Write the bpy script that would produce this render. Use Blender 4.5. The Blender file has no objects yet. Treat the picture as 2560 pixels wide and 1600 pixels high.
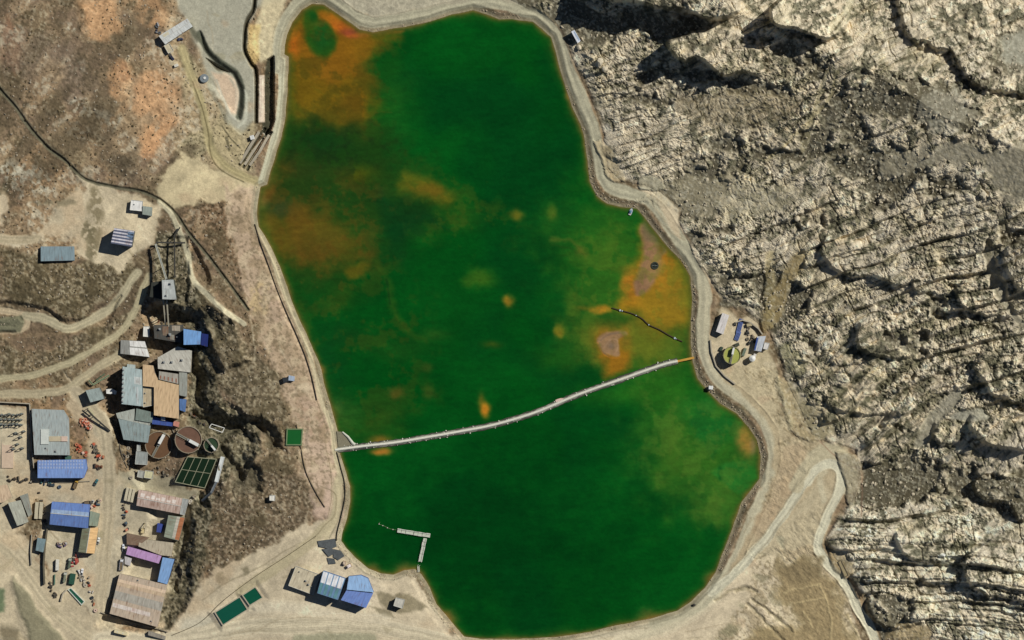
import bpy, bmesh, math, random
import numpy as np
from mathutils import Vector
R = math.radians
random.seed(7)
scene = bpy.context.scene

# ---------------------------------------------------------------- camera, sky, sun
M = 0.30                 # metres per photo pixel at lake level
CH = 3000.0              # height of the aerial camera above the lake
cam = bpy.data.cameras.new('camera')
camo = bpy.data.objects.new('camera', cam)
scene.collection.objects.link(camo)
camo.location = (0, 0, CH)
camo.rotation_euler = (0, 0, 0)
cam.sensor_width = 36
cam.lens = 36 * CH / (2560 * M)
cam.clip_start = 10
cam.clip_end = 40000
scene.camera = camo

SUN_AZ, SUN_EL = 58.0, 42.0
world = bpy.data.worlds.new('World')
scene.world = world
world.use_nodes = True
wn = world.node_tree
for n in list(wn.nodes): wn.nodes.remove(n)
sky = wn.nodes.new('ShaderNodeTexSky')
sky.sky_type = 'NISHITA'; sky.sun_disc = False
sky.sun_elevation = R(SUN_EL); sky.sun_rotation = R(SUN_AZ)
sky.altitude = 4000; sky.air_density = 0.7; sky.dust_density = 2.5; sky.ozone_density = 0.4
bg = wn.nodes.new('ShaderNodeBackground'); bg.inputs['Strength'].default_value = 0.06
wo = wn.nodes.new('ShaderNodeOutputWorld')
wn.links.new(sky.outputs[0], bg.inputs[0]); wn.links.new(bg.outputs[0], wo.inputs[0])
sl = bpy.data.lights.new('sun', 'SUN'); sl.energy = 5.0; sl.angle = R(0.5); sl.color = (1.0, 0.975, 0.925)
so = bpy.data.objects.new('sun', sl); scene.collection.objects.link(so)
sv = Vector((math.sin(R(SUN_AZ)) * math.cos(R(SUN_EL)), math.cos(R(SUN_AZ)) * math.cos(R(SUN_EL)), math.sin(R(SUN_EL))))
so.rotation_euler = sv.to_track_quat('Z', 'Y').to_euler()
so.location = (600, 400, 600)
scene.view_settings.view_transform = 'Standard'
scene.view_settings.look = 'None'
scene.view_settings.exposure = -0.38
scene.view_settings.gamma = 1.0

# ---------------------------------------------------------------- numeric helpers
def srgb(c):
    c = np.asarray(c, dtype=np.float64) / 255.0
    return np.where(c <= 0.04045, c / 12.92, ((c + 0.055) / 1.055) ** 2.4)
KL = 1.0
def col(r, g, b):
    return tuple(float(v) for v in np.clip(srgb((r, g, b)) * KL, 0.001, 0.9))

def sstep(a, b, x):
    t = np.clip((x - a) / (b - a), 0, 1)
    return t * t * (3 - 2 * t)

class Noise:
    def __init__(s, seed, n=512):
        s.t = np.random.RandomState(seed).rand(n, n); s.n = n
    def __call__(s, x, y):
        xi = np.floor(x).astype(np.int64); yi = np.floor(y).astype(np.int64)
        fx = x - xi; fy = y - yi
        fx = fx * fx * fx * (fx * (fx * 6 - 15) + 10); fy = fy * fy * fy * (fy * (fy * 6 - 15) + 10)
        n = s.n; x0 = xi % n; x1 = (xi + 1) % n; y0 = yi % n; y1 = (yi + 1) % n
        a = s.t[x0, y0]; b = s.t[x1, y0]; c = s.t[x0, y1]; d = s.t[x1, y1]
        return ((a + (b - a) * fx) * (1 - fy) + (c + (d - c) * fx) * fy) * 2 - 1
def fbm(x, y, scale, oct=4, seed=1, gain=0.5):
    out = 0; amp = 1; tot = 0; f = 1.0 / scale
    for o in range(oct):
        ang = 0.6 * o + seed
        ca, sa = math.cos(ang), math.sin(ang)
        out = out + amp * Noise(seed * 31 + o)((x * ca - y * sa) * f + 7.3 * o, (x * sa + y * ca) * f + 3.1 * o)
        tot += amp; amp *= gain; f *= 2.03
    return out / tot * 1.6
def worley(x, y, scale, seed=1, ax=1.0):
    r = np.random.RandomState(seed); n = 256
    jx = r.rand(n, n); jy = r.rand(n, n); hv = r.rand(n, n)
    X = x / (scale * ax); Y = y / scale
    xi = np.floor(X).astype(np.int64); yi = np.floor(Y).astype(np.int64)
    f1 = np.full(X.shape, 9.0); f2 = np.full(X.shape, 9.0); h = np.zeros(X.shape)
    for i in (-1, 0, 1):
        for j in (-1, 0, 1):
            cx = xi + i; cy = yi + j
            a = cx % n; b = cy % n
            d = np.hypot(cx + jx[a, b] - X, cy + jy[a, b] - Y)
            m = d < f1
            f2 = np.where(m, f1, np.minimum(f2, d)); h = np.where(m, hv[a, b], h); f1 = np.where(m, d, f1)
    return f1, f2, h

# ---------------------------------------------------------------- the raster the land is built on (photo pixels, y down)
S = 2.3
fx = np.arange(-140, 2700.1, S); fy = np.arange(-140, 1740.1, S)
g = np.cumsum(10 * 1.45 ** np.arange(18))
gx = np.concatenate([fx[0] - g[::-1], fx, fx[-1] + g]); gy = np.concatenate([fy[0] - g[::-1], fy, fy[-1] + g])
PX, PY = np.meshgrid(gx, gy)            # rows = y
NR, NC = PX.shape

def bbox(pts, pad):
    p = np.asarray(pts, float)
    x0, y0 = p.min(0) - pad; x1, y1 = p.max(0) + pad
    i0 = np.searchsorted(gx, x0); i1 = np.searchsorted(gx, x1); j0 = np.searchsorted(gy, y0); j1 = np.searchsorted(gy, y1)
    return slice(j0, j1), slice(i0, i1)
WX = fbm(PX, PY, 34, 4, 11) ; WY = fbm(PX, PY, 34, 4, 12)      # natural wobble of every outline
def spline(pts, n=5, closed=False):
    p = [np.array(q[:2], float) for q in pts]; out = []
    N = len(p); rng = range(N) if closed else range(N - 1)
    for i in rng:
        if closed: a, b, c, d = p[i - 1], p[i], p[(i + 1) % N], p[(i + 2) % N]
        else: a, b, c, d = p[max(i - 1, 0)], p[i], p[i + 1], p[min(i + 2, N - 1)]
        for k in range(n):
            t = k / n
            out.append(0.5 * ((2 * b) + (-a + c) * t + (2 * a - 5 * b + 4 * c - d) * t * t + (-a + 3 * b - 3 * c + d) * t ** 3))
    if not closed: out.append(p[-1])
    return np.array(out)
def seg_dist(X, Y, pts, closed):
    p = np.asarray(pts, float); N = len(p)
    best = np.full(X.shape, 1e9); sd = np.zeros(X.shape); at = np.zeros(X.shape)
    ins = np.zeros(X.shape, bool); L = 0.0
    for i in range(N if closed else N - 1):
        ax, ay = p[i]; bx, by = p[(i + 1) % N]
        dx, dy = bx - ax, by - ay; l2 = dx * dx + dy * dy + 1e-9
        t = np.clip(((X - ax) * dx + (Y - ay) * dy) / l2, 0, 1)
        ex = X - ax - t * dx; ey = Y - ay - t * dy
        d = ex * ex + ey * ey
        m = d < best
        best = np.where(m, d, best)
        l = math.sqrt(l2)
        if not closed:
            sd = np.where(m, np.sign(dx * (Y - ay) - dy * (X - ax)), sd); at = np.where(m, L + t * l, at)
        else:
            ins ^= ((ay > Y) != (by > Y)) & (X < dx * (Y - ay) / (dy if abs(dy) > 1e-9 else 1e-9) + ax)
        L += l
    best = np.sqrt(best)
    return best, sd, at, ins
def pmask(pts, soft=3, wob=0, pad=None, smooth=False):
    """soft mask of a polygon -> (slices, mask)"""
    if smooth: pts = spline(pts, 4, True)
    pad = (soft + wob * 1.6 + 4) if pad is None else pad
    sl_ = bbox(pts, pad)
    X = PX[sl_]; Y = PY[sl_]
    if wob: X = X + WX[sl_] * wob; Y = Y + WY[sl_] * wob
    d, _, _, ins = seg_dist(X, Y, pts, True)
    d = np.where(ins, -d, d)
    return sl_, sstep(soft, -soft, d)
def lmask(pts, w, soft=2, wob=0, smooth=True):
    """soft mask of a band of width w along a polyline -> (slices, mask, signed offset, distance along)"""
    if smooth: pts = spline(pts, 5)
    sl_ = bbox(pts, w / 2 + soft + wob * 1.6 + 4)
    X = PX[sl_]; Y = PY[sl_]
    if wob: X = X + WX[sl_] * wob; Y = Y + WY[sl_] * wob
    d, s, a, _ = seg_dist(X, Y, pts, False)
    return sl_, sstep(w / 2 + soft, w / 2 - soft, d), d * s, a

# ---------------------------------------------------------------- lake outline
LAKE = [(710,136),(711,115),(717,87),(730,56),(754,24),(780,9),(809,11),(841,32),(870,52),(899,73),(931,80),(971,73),(1010,67),(1076,53),(1129,36),(1182,25),(1217,35),(1248,48),(1280,47),(1333,54),(1359,76),(1378,92),(1388,124),(1399,169),(1417,225),(1431,267),(1452,310),(1462,349),(1469,400),(1476,455),(1492,488),(1518,508),(1555,517),(1592,520),(1616,548),(1642,582),(1671,617),(1703,651),(1727,691),(1731,744),(1728,800),(1727,850),(1732,906),(1745,946),(1772,977),(1801,1008),(1843,1033),(1873,1070),(1893,1100),(1902,1141),(1899,1197),(1875,1229),(1854,1256),(1838,1300),(1822,1348),(1804,1392),(1790,1430),(1764,1469),(1730,1503),(1693,1528),(1629,1547),(1539,1565),(1478,1580),(1399,1593),(1280,1599),(1200,1598),(1160,1592),(1121,1546),(1090,1510),(1074,1470),(1053,1436),(1037,1424),(1010,1427),(984,1437),(952,1434),(920,1421),(889,1396),(865,1371),(852,1352),(856,1330),(867,1297),(875,1253),(874,1216),(865,1183),(849,1136),(844,1080),(832,1036),(822,1001),(809,959),(803,927),(796,905),(783,877),(764,832),(748,800),(735,770),(717,717),(698,665),(680,625),(661,590),(645,567),(641,535),(644,504),(651,467),(667,461),(676,428),(692,375),(702,344),(713,291),(718,225),(721,143)]
_, _, _, LIN = seg_dist(PX, PY, LAKE, True)
LD, _, _, _ = seg_dist(PX, PY, LAKE, True)
LD = np.where(LIN, -LD, LD) + WX * 0.8        # < 0 inside the lake

# ---------------------------------------------------------------- broad relief (metres above the lake)
CP = [(-150,-150,30),(-150,300,20),(-150,700,-1),(-150,1100,-15),(-150,1750,-15),(0,0,24),(200,0,18),(400,40,8),(550,40,4),(620,150,2.5),(650,350,2.4),(0,220,16),(200,250,12),(400,250,7),(480,400,4),(560,450,3),(620,480,2.6),(0,450,6),(200,440,4.5),(330,480,3.5),(420,520,3),(200,560,2),(60,580,1.5),(120,640,1),(100,730,0),(300,680,0),(330,600,2),(0,790,-5),(200,800,-5),(300,730,-4),(0,950,-10),(150,900,-9),(300,800,-8),(100,1000,-12),(300,950,-11),(300,1200,-14),(100,1400,-15),(0,1540,-12),(200,1560,-14),(390,600,0),(400,720,-4),(400,830,-10),(480,700,1),(560,800,3),(600,1000,2.6),(560,1150,1),(640,1300,1),(700,900,2.8),(720,1150,2.6),(480,1000,-7),(450,1300,-10),(500,1300,-4),(540,1430,-4),(420,1500,-11),(590,1510,-5),(700,1400,0),(830,1480,1.5),(700,1580,-1.5),(900,1580,1),(1080,1590,2.2),(350,1590,-12),(700,-150,6),(1000,-150,12),(1300,-150,16),(1000,0,3),(780,-20,3),(850,1350,2.2),(640,600,2.2),(740,1000,2.4)]
CP = np.array(CP, float)
def tps(P, Z, X, Y, reg=0.5):
    n = len(P); sc = 500.0
    def phi(r2): return 0.5 * r2 * np.log(r2 + 1e-6)
    A = np.zeros((n + 3, n + 3)); p = P / sc
    A[:n, :n] = phi((p[:, None, 0] - p[None, :, 0]) ** 2 + (p[:, None, 1] - p[None, :, 1]) ** 2) + np.eye(n) * reg * 0.01
    A[:n, n] = 1; A[:n, n + 1:] = p; A[n, :n] = 1; A[n + 1:, :n] = p.T
    w = np.linalg.solve(A, np.concatenate([Z, [0, 0, 0]]))
    out = w[n] + w[n + 1] * X / sc + w[n + 2] * Y / sc
    for i in range(n): out = out + w[i] * phi((X / sc - p[i, 0]) ** 2 + (Y / sc - p[i, 1]) ** 2)
    return out
CX = np.clip(PX, -150, 1000); CY = np.clip(PY, -150, 1750)
ZW = tps(CP[:, :2], CP[:, 2], CX, CY)
# east hillside: climbs away from the ring road
EDGE = [(1180,-400),(1240,-20),(1345,35),(1392,60),(1425,130),(1455,200),(1490,275),(1512,340),(1520,420),(1555,455),(1610,462),(1650,480),(1705,520),(1700,560),(1730,625),(1765,680),(1800,740),(1800,765),(1850,775),(1925,830),(1960,940),(2000,1020),(2030,1085),(2080,1103),(2140,1125),(2152,1200),(2130,1252),(2090,1300),(2066,1345),(2086,1392),(2128,1440),(2162,1505),(2205,1600),(2245,1700),(2260,2200),(6500,2200),(6500,-400)]
sl_ = (slice(0, NR), slice(0, NC))
d, _, _, ins = seg_dist(np.clip(PX, -200, 2800), np.clip(PY, -200, 1800), EDGE, True)
ED = np.where(ins, d, -d)                    # > 0 up the rocky hillside
EM = np.clip(ED, 0, 900)
ZE = 2.6 + 0.07 * EM + 0.000035 * EM ** 2
Z = np.where(ED > 0, ZE, np.where(PX > 1000, 2.4 + 0 * PX, ZW))
t = sstep(900, 1150, PX)
Z = np.where((ED <= 0), ZW * (1 - t) + (2.4 + 0.002 * np.clip(PY - 1590, 0, 999)) * t, Z)
ZBASE = Z.copy()
# ---------------------------------------------------------------- layers: colour (display values), relief, roughness
C = np.zeros((NR, NC, 3)); ROUGH = np.ones((NR, NC)); ROAD = np.zeros((NR, NC)); TEX = np.ones((NR, NC))
def mix(sl_, m, rgb, a=1.0):
    k = (m * a)[..., None]
    C[sl_] = C[sl_] * (1 - k) + np.array(rgb, float) * k
def paint(pts, rgb, soft=6, wob=0, a=1.0, flat=None, tex=None, smooth=False):
    s_, m = pmask(pts, soft, wob, smooth=smooth); mix(s_, m, rgb, a)
    if flat is not None: ROUGH[s_] = ROUGH[s_] * (1 - m) + flat * m
    if tex is not None: TEX[s_] = TEX[s_] * (1 - m) + tex * m
    return s_, m
def line(pts, w, rgb, soft=2, wob=0, a=1.0, flat=None, tex=None, road=False):
    s_, m, off, at = lmask(pts, w, soft, wob); mix(s_, m, rgb, a)
    if flat is not None: ROUGH[s_] = ROUGH[s_] * (1 - m) + flat * m
    if tex is not None: TEX[s_] = TEX[s_] * (1 - m) + tex * m
    if road:
        ROAD[s_] = np.maximum(ROAD[s_], m)
    return s_, m, off, at
def lift(pts, h, soft=6, wob=0, smooth=False):
    s_, m = pmask(pts, soft, wob, smooth=smooth); Z[s_] += h * m
def berm(pts, w, h, soft=3, wob=0):
    s_, m, o, a = lmask(pts, w, soft, wob); Z[s_] += h * m
def road(pts, w, rgb=(186, 172, 148), soft=3, tracks=True, level=True, berms=0.0):
    s_, m, off, at = line(pts, w, rgb, soft=soft, wob=2.5, flat=0.06, tex=0.35, road=True)
    if tracks:
        k = 0.05 * np.cos(off * 2 * math.pi / (w / 2.2)) + 0.04 * Noise(5)(off / 2.3, at / 130) + 0.03 * Noise(6)(off / 5, at / 60)
        C[s_] *= (1 + k * m)[..., None]
    if berms: # low windrow of gravel along both edges
        b = np.exp(-((np.abs(off) - w / 2) / 2.6) ** 2) * berms
        Z[s_] += b * (0.7 + 0.5 * WX[s_])
    return s_, m

n_big = fbm(PX, PY, 150, 4, 21); n_mid = fbm(PX, PY, 45, 4, 22); n_fine = fbm(PX, PY, 9, 3, 23); n_dot = fbm(PX, PY, 5.5, 2, 24)
n_s = fbm(PX * 0.8 + PY * 0.6, (-0.6 * PX + 0.8 * PY) * 0.45, 26, 4, 25)   # streaks that run down-right
# --- natural slopes west of the lake
C[:] = (136, 113, 88)
def blend(m, rgb, a=1.0):
    k = (np.clip(m, 0, 1) * a)[..., None]; C[:] = C * (1 - k) + np.array(rgb, float) * k
blend(sstep(0.0, 0.6, n_big), (152, 122, 92))
blend(sstep(0.05, 0.5, n_mid), (104, 88, 66), .8)
blend(sstep(0.15, 0.6, n_s), (150, 126, 98), .55)
blend(sstep(0.1, 0.7, -n_mid + 0.3 * n_s), (122, 100, 82), .6)
for p in ([(205,0),(290,-10),(300,60),(260,110),(215,80)], [(270,150),(300,150),(330,200),(320,262),(285,235)], [(345,190),(400,170),(440,230),(410,275),(350,280),(330,240)], [(385,290),(430,280),(440,320),(385,370),(345,360)], [(330,-10),(390,-10),(410,50),(360,60)]):
    paint(p, (186, 148, 112), 10, 9, .8)
for p in ([(300,205),(335,200),(335,258),(300,262)], [(430,255),(470,250),(475,300),(445,315)], [(450,40),(380,20),(420,70)]):
    paint(p, (196, 172, 138), 7, 6, .8)
for p in ([(280,165),(310,155),(330,195),(300,215)], [(390,330),(430,335),(400,400),(360,390)], [(350,210),(380,180),(400,170),(350,260)], [(10,40),(60,90),(40,200),(0,150)]):
    paint(p, (146, 104, 78), 8, 9, .6)
for p in ([(90,150),(118,150),(125,190),(100,195)], [(165,235),(230,260),(300,300),(290,325),(200,290)], [(160,140),(210,140),(215,175),(170,180)], [(190,310),(260,330),(230,360),(170,340)], [(0,400),(70,400),(130,450),(120,520),(60,500),(0,440)], [(60,520),(90,480),(110,500),(100,560),(60,570)], [(150,60),(190,70),(195,85),(160,75)]):
    s_, m = pmask(p, 8, 12)
    mix(s_, m * sstep(-.25, .35, n_fine[s_]), (182, 172, 152), .85)
# rock speckle and shrubs on the slopes
west = (PX < 1000)
LIT = sstep(0.34, 0.5, n_dot); DRK = sstep(0.26, 0.5, -n_dot - 0.25 * n_mid)
blend(LIT * sstep(-0.3, 0.5, n_mid + .3 * n_s), (182, 168, 142), .42)
blend(DRK * sstep(-.6, .4, -n_s), (78, 68, 50), .5)
paint([(430,90),(470,120),(505,200),(540,260),(575,300),(640,320),(640,440),(540,425),(470,395),(430,340),(470,270),(440,180),(410,130)], (176,158,124), 9, 10, .85, tex=.7)
s_, m = pmask([(430,90),(470,120),(505,200),(540,260),(575,300),(600,400),(470,395),(420,340),(470,270),(440,180),(410,130)], 9, 10); mix(s_, m * DRK[s_], (96,86,62), .7)
for p, c, a in (([(270,320),(320,330),(345,400),(330,440),(280,430),(240,400)], (90,78,62), .7), ([(330,190),(440,190),(460,260),(430,330),(390,400),(350,390),(340,300)], (180,142,110), .45), ([(0,60),(200,120),(260,230),(180,260),(60,200),(0,190)], (122,104,88), .5), ([(130,300),(220,350),(240,430),(200,430),(120,350)], (150,128,98), .5), ([(0,460),(30,440),(30,480),(0,520)], (84,80,62), .5)):
    s_, m = pmask(p, 14, 16); mix(s_, m, c, a)
n_t = fbm(PX * .82 + PY * .57, (-.57 * PX + .82 * PY) * .3, 60, 4, 26)
ww = sstep(640, 480, PX) * sstep(1000, 760, PY)
blend(sstep(.12, .55, n_t) * ww, (172, 142, 110), .6); blend(sstep(.1, .5, -n_t + .2 * n_fine) * ww, (92, 78, 60), .6)
blend(sstep(.3, .6, n_t - .5 * n_mid) * ww * sstep(-.2, .3, n_fine), (186, 172, 148), .55)
Z += ww * .7 * n_t
for p, a_ in (([(205,0),(290,-10),(300,60),(260,110),(215,80)], .6), ([(275,150),(320,160),(335,200),(320,262),(285,235)], .55), ([(345,190),(400,170),(445,230),(410,275),(350,280)], .6), ([(385,290),(430,280),(440,320),(385,380),(350,370)], .65), ([(340,-10),(400,-10),(420,50),(365,70)], .55), ([(345,330),(420,320),(410,380),(370,400)], .5)):
    s_, m = pmask(p, 12, 14, smooth=True); m = m * sstep(-.8, .3, n_s[s_] + n_mid[s_] + .6); mix(s_, m, (198,148,106), a_)
# --- the vegetated slopes of the plant, grass banks
for p, c in (([(0,620),(90,640),(185,655),(320,640),(350,680),(320,710),(240,770),(200,800),(120,770),(60,755),(0,745)], (108, 94, 70)),
             ([(480,520),(540,500),(590,560),(640,640),(640,690),(600,700),(540,620)], (126, 98, 74)),
             ([(480,700),(560,760),(600,840),(690,930),(715,1040),(640,1060),(560,980),(500,900),(480,800)], (116, 102, 80)),
             ([(520,1200),(600,1180),(700,1140),(800,1240),(790,1290),(640,1400),(520,1440),(500,1380)], (112, 94, 74)),
             ([(0,870),(90,880),(180,850),(260,810),(330,780),(360,770),(300,830),(180,900),(90,935),(0,945)], (120, 104, 80))):
    s_, m = pmask(p, 8, 8); mix(s_, m, c, .7)
    mix(s_, m * LIT[s_], (182, 168, 142), .4); mix(s_, m * DRK[s_], (70, 62, 46), .45); mix(s_, m * sstep(.1,.6,n_mid[s_]), (86, 74, 54), .6)
# dark scree banks of the plant cutting
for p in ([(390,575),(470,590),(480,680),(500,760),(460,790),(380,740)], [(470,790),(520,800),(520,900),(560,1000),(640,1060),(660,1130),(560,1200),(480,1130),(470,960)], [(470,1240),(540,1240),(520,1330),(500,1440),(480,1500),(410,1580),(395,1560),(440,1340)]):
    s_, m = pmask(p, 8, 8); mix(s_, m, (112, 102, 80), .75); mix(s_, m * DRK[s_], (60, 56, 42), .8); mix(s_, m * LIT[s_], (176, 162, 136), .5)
# --- bare earth
EARTH = (192, 170, 138)
for p, c, a in (([(190,440),(330,480),(410,520),(380,600),(350,640),(330,660),(290,690),(230,650),(190,640),(190,600),(100,600),(0,610),(0,590),(95,585),(150,510),(210,470)], (190,168,136), .95),
             ([(-160,590),(80,595),(80,615),(-160,615)], (176,158,130), .9),
             ([(-150,480),(10,480),(25,500),(10,560),(-150,560)], (192,168,136), .9),
             ([(420,400),(470,380),(540,420),(590,440),(650,455),(640,530),(600,520),(520,500),(440,520),(400,480),(390,440)], (186,164,126), .95),
             ([(560,470),(640,480),(642,540),(665,610),(715,740),(760,870),(800,980),(820,1060),(740,1060),(690,940),(640,820),(600,720),(580,620)], (178,148,122), .85),
             ([(640,740),(700,760),(760,900),(760,1050),(740,1160),(800,1250),(845,1160),(830,1060),(790,960),(740,830)], (186,152,128), .85),
             ([(740,1060),(845,1080),(862,1180),(860,1280),(820,1330),(790,1260),(760,1180)], (190,158,134), .9),
             ([(-150,1230),(90,1240),(60,1330),(110,1400),(-150,1420)], (180,160,130), .9),
             ([(-150,1010),(70,1020),(80,1180),(-150,1180)], (186,166,136), .9),
             ([(150,930),(240,1000),(280,1060),(290,1180),(330,1200),(480,1240),(470,1300),(440,1330),(400,1570),(250,1560),(210,1520),(120,1460),(100,1250),(-150,1220),(-150,1170),(90,1180),(220,1180),(220,1080),(180,1050),(170,960)], (172,154,126), .97),
             ([(300,1170),(440,1200),(500,1230),(500,1260),(300,1230)], (160,146,118), .8),
             ([(-150,1330),(40,1330),(130,1450),(230,1540),(270,1580),(280,1800),(-150,1800)], (176,156,126), .9),
             ([(500,1440),(640,1380),(760,1300),(840,1290),(870,1370),(950,1430),(1030,1430),(1080,1510),(1120,1590),(1300,1612),(1400,1605),(1540,1575),(1640,1570),(1700,1540),(1830,1400),(1900,1380),(2060,1400),(2130,1500),(2200,1800),(300,1800),(370,1590),(440,1560)], (190,168,137), .97)):
    s_, m = paint(p, tuple(min(255, v + q) for v, q in zip(c, (6, 5, 6))), 8, 14, a, flat=.15, tex=.45)
line([(520,1480),(600,1440),(700,1400),(760,1390)], 3, (150,134,108), 2, 2, .6); line([(505,1500),(560,1460),(640,1425),(720,1372),(780,1350)], 2.5, (140,122,96), 1.5, 2, .7)
for p in ([(540,1440),(560,1430),(570,1450),(548,1462)], [(605,1422),(618,1418),(622,1438),(608,1444)], [(940,1490),(1000,1480),(1050,1500),(1060,1520),(1000,1530),(960,1520)], [(925,1510),(975,1525),(980,1550),(940,1530)]):
    s_, m = pmask(p, 5, 10); mix(s_, m, (120,106,82), .75)
# earth tone drift inside bare ground
kk = ROUGH < .5
C *= (1 + (0.07 * n_mid + 0.06 * n_s) * kk)[..., None]
blend(sstep(.25, .8, n_big + .4 * n_mid) * kk, (178, 148, 116), .5)
paint([(735,1580),(900,1565),(940,1575),(950,1700),(700,1700)], (150,140,112), 5, 3, .85); paint([(460,1550),(530,1540),(560,1600),(440,1600)], (168,158,138), 8, 5, .7)
# graded dump area beside the spillway (grey gravel apron)
paint([(430,-150),(800,-150),(790,-20),(700,0),(640,20),(620,60),(612,130),(640,190),(640,300),(600,340),(570,310),(560,260),(520,220),(500,130),(470,60),(440,20)], (160,150,130), 8, 5, .95, flat=.12, tex=.35)
paint([(660,-20),(720,-20),(700,60),(690,130),(650,160),(620,110),(640,40)], (206,184,146), 7, 4, .85, flat=.1)
paint([(622,60),(650,60),(645,150),(628,170),(614,130)], (214,178,118), 5, 3, .8)
paint([(530,180),(570,190),(590,225),(592,285),(575,285),(560,250),(545,225)], (196,164,136), 6, 2, .9)
paint([(575,310),(610,330),(590,420),(550,400),(520,330),(560,300)], (178,158,122), 8, 4, .8)
# western tracks
road([(455,120),(470,170),(495,230),(510,290),(520,340),(540,390),(580,425),(640,455)], 20, (172,154,114), 5)
line([(482,205),(505,270),(520,330),(530,395),(560,430),(610,455)], 3, (96,84,58), 1.5, 1, .8)
line([(555,315),(575,345),(600,370)], 3, (88,80,60), 1.5, 1, .8); line([(565,345),(572,375)], 6, (84,76,56), 2, 1, .8)
CH1 = [(-60,150),(0,225),(40,270),(75,320),(120,370),(160,400),(200,438),(230,455),(290,468),(350,478),(400,500),(440,535),(470,580),(520,640),(580,720),(620,775)]
line(CH1, 9, (84,78,62), 2.5, 2, .9, flat=.4); line([(x + 5, y - 5) for x, y in CH1[:8]], 3, (120,110,90), 1.5, 1, .7)
berm(CH1, 6, -1.3, 3)
line([(400,505),(425,530),(440,560),(465,620),(480,690),(500,720),(560,775),(610,810)], 14, (184,168,138), 2.5, 1.5, .95, flat=.2)
line([(440,535),(500,610),(560,690),(600,770),(650,850),(690,930)], 3, (112,98,74), 2.5, 3, .4)
line([(405,620),(430,620)], 3, (90,84,66), 1.5)
road([(-160,600),(0,598),(90,598)], 22, (184,164,134))
road([(-160,828),(-20,826),(40,826),(66,815),(66,795),(40,782),(-20,776),(-160,776)], 17, (196,172,140))
road([(66,790),(120,800),(170,822),(230,800),(290,755),(330,700),(345,680)], 22, (182,166,136))
road([(-160,960),(0,948),(90,935),(170,908),(240,872),(300,830),(340,770),(360,720),(372,690)], 17, (178,162,130))
road([(-160,985),(60,985),(150,978),(200,950),(260,910),(310,880)], 22, (178,160,130))
road([(190,980),(235,1030),(262,1090),(272,1180),(268,1300),(258,1420),(250,1530),(300,1590),(420,1620)], 34, (182,163,135), 5)
road([(-160,1260),(0,1370),(60,1430),(110,1500),(170,1560),(260,1620)], 26, (186,167,138), 5)
road([(-160,1480),(0,1420),(30,1400)], 12, (180,160,130))
road([(0,1580),(60,1600),(120,1700)], 18, (182,162,132))
road([(250,1600),(420,1600),(600,1570),(760,1565),(900,1560),(1060,1590),(1200,1625),(1400,1620),(1560,1592),(1680,1555),(1780,1490)], 44, (206,187,158), 8)
line([(450,1560),(560,1530),(640,1520),(760,1520),(860,1545),(960,1550)], 30, (210,190,162), 10, 2, .6)
for k in range(7): line([(560+k*9,1590-k*2),(680+k*12,1552+k*5),(820+k*6,1546+k*6),(1000,1572+k*5),(1180,1606+k*3)], 1.5, (160,142,114), 1.5, 1.5, .5)
paint([(35,1440),(60,1470),(100,1530),(180,1620),(110,1700),(60,1560),(40,1500)], (122,112,88), 5, 4, .85); lift([(35,1440),(60,1470),(100,1530),(180,1620),(110,1700),(60,1560),(40,1500)], 1.6, 12, 6)
paint([(0,1560),(50,1570),(60,1640),(0,1660)], (118,104,82), 8, 8, .8)
paint([(-100,1490),(14,1470),(12,1530),(-100,1560)], (70,88,60), 6, 6, .7)
paint([(-100,800),(55,790),(64,808),(50,830),(-100,836)], (112,108,86), 3, 3, .9); lift([(-100,803),(45,795),(58,808),(40,828),(-100,834)], 2.5, 5, 2)
# --- shore: ring bank and crest path
line([(655,455),(672,400),(688,340),(700,290),(706,220),(704,150)], 20, (196,186,158), 1.5, 0, 1, flat=.02, tex=.15, road=True)
road([(696,170),(697,120),(706,75),(728,32),(755,2),(790,-14),(815,-8),(850,14),(885,42),(930,56),(985,50),(1060,36),(1120,20),(1180,6),(1225,4),(1262,10),(1305,24),(1345,42),(1378,72),(1398,110),(1414,160),(1436,210),(1462,270),(1484,330),(1497,390),(1508,440),(1535,472),(1590,488),(1628,505),(1660,540),(1690,585),(1720,640),(1748,690),(1762,740),(1757,800),(1758,855),(1775,915),(1815,965),(1870,1005),(1915,1055),(1934,1110),(1932,1165),(1905,1245),(1870,1330),(1842,1400),(1795,1465),(1730,1520),(1640,1556)], 33, (176,165,139), 3, berms=.3)
s_, m = pmask([(1745,690),(1800,700),(1980,1000),(1980,1200),(1860,1440),(1700,1580),(1560,1600),(1700,1500),(1850,1300),(1915,1100),(1760,930),(1740,800)], 30, 8); mix(s_, m * ROAD[s_], (192,177,148), .75)
paint([(735,-120),(1350,-120),(1300,10),(1210,-8),(1130,10),(1050,24),(990,36),(930,42),(890,26),(850,0),(800,-30)], (174,160,136), 5, 4, .9, flat=.2)
paint([(1590,465),(1640,470),(1698,525),(1700,600),(1670,560),(1640,500)], (196,174,144), 4, 2, .95, flat=.04, tex=.2)
paint([(1748,660),(1790,700),(1812,750),(1800,780),(1780,820),(1775,900),(1840,960),(1925,1020),(1900,900),(1895,800),(1870,790),(1850,800),(1815,770)], (188,166,136), 5, 3, .95, flat=.08, tex=.4)
paint([(1775,905),(1850,915),(1920,860),(1950,960),(1985,1050),(1950,1200),(1925,1170),(1938,1110),(1918,1050),(1870,1000),(1815,955)], (178,157,125), 5, 4, .95, flat=.2, tex=.6)
paint([(1950,1080),(2010,1100),(2120,1110),(2125,1200),(2080,1290),(2060,1350),(2000,1370),(1930,1380),(1830,1440),(1780,1480),(1850,1380),(1900,1280),(1940,1180)], (172,150,119), 6, 5, .95, flat=.2, tex=.6)
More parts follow.
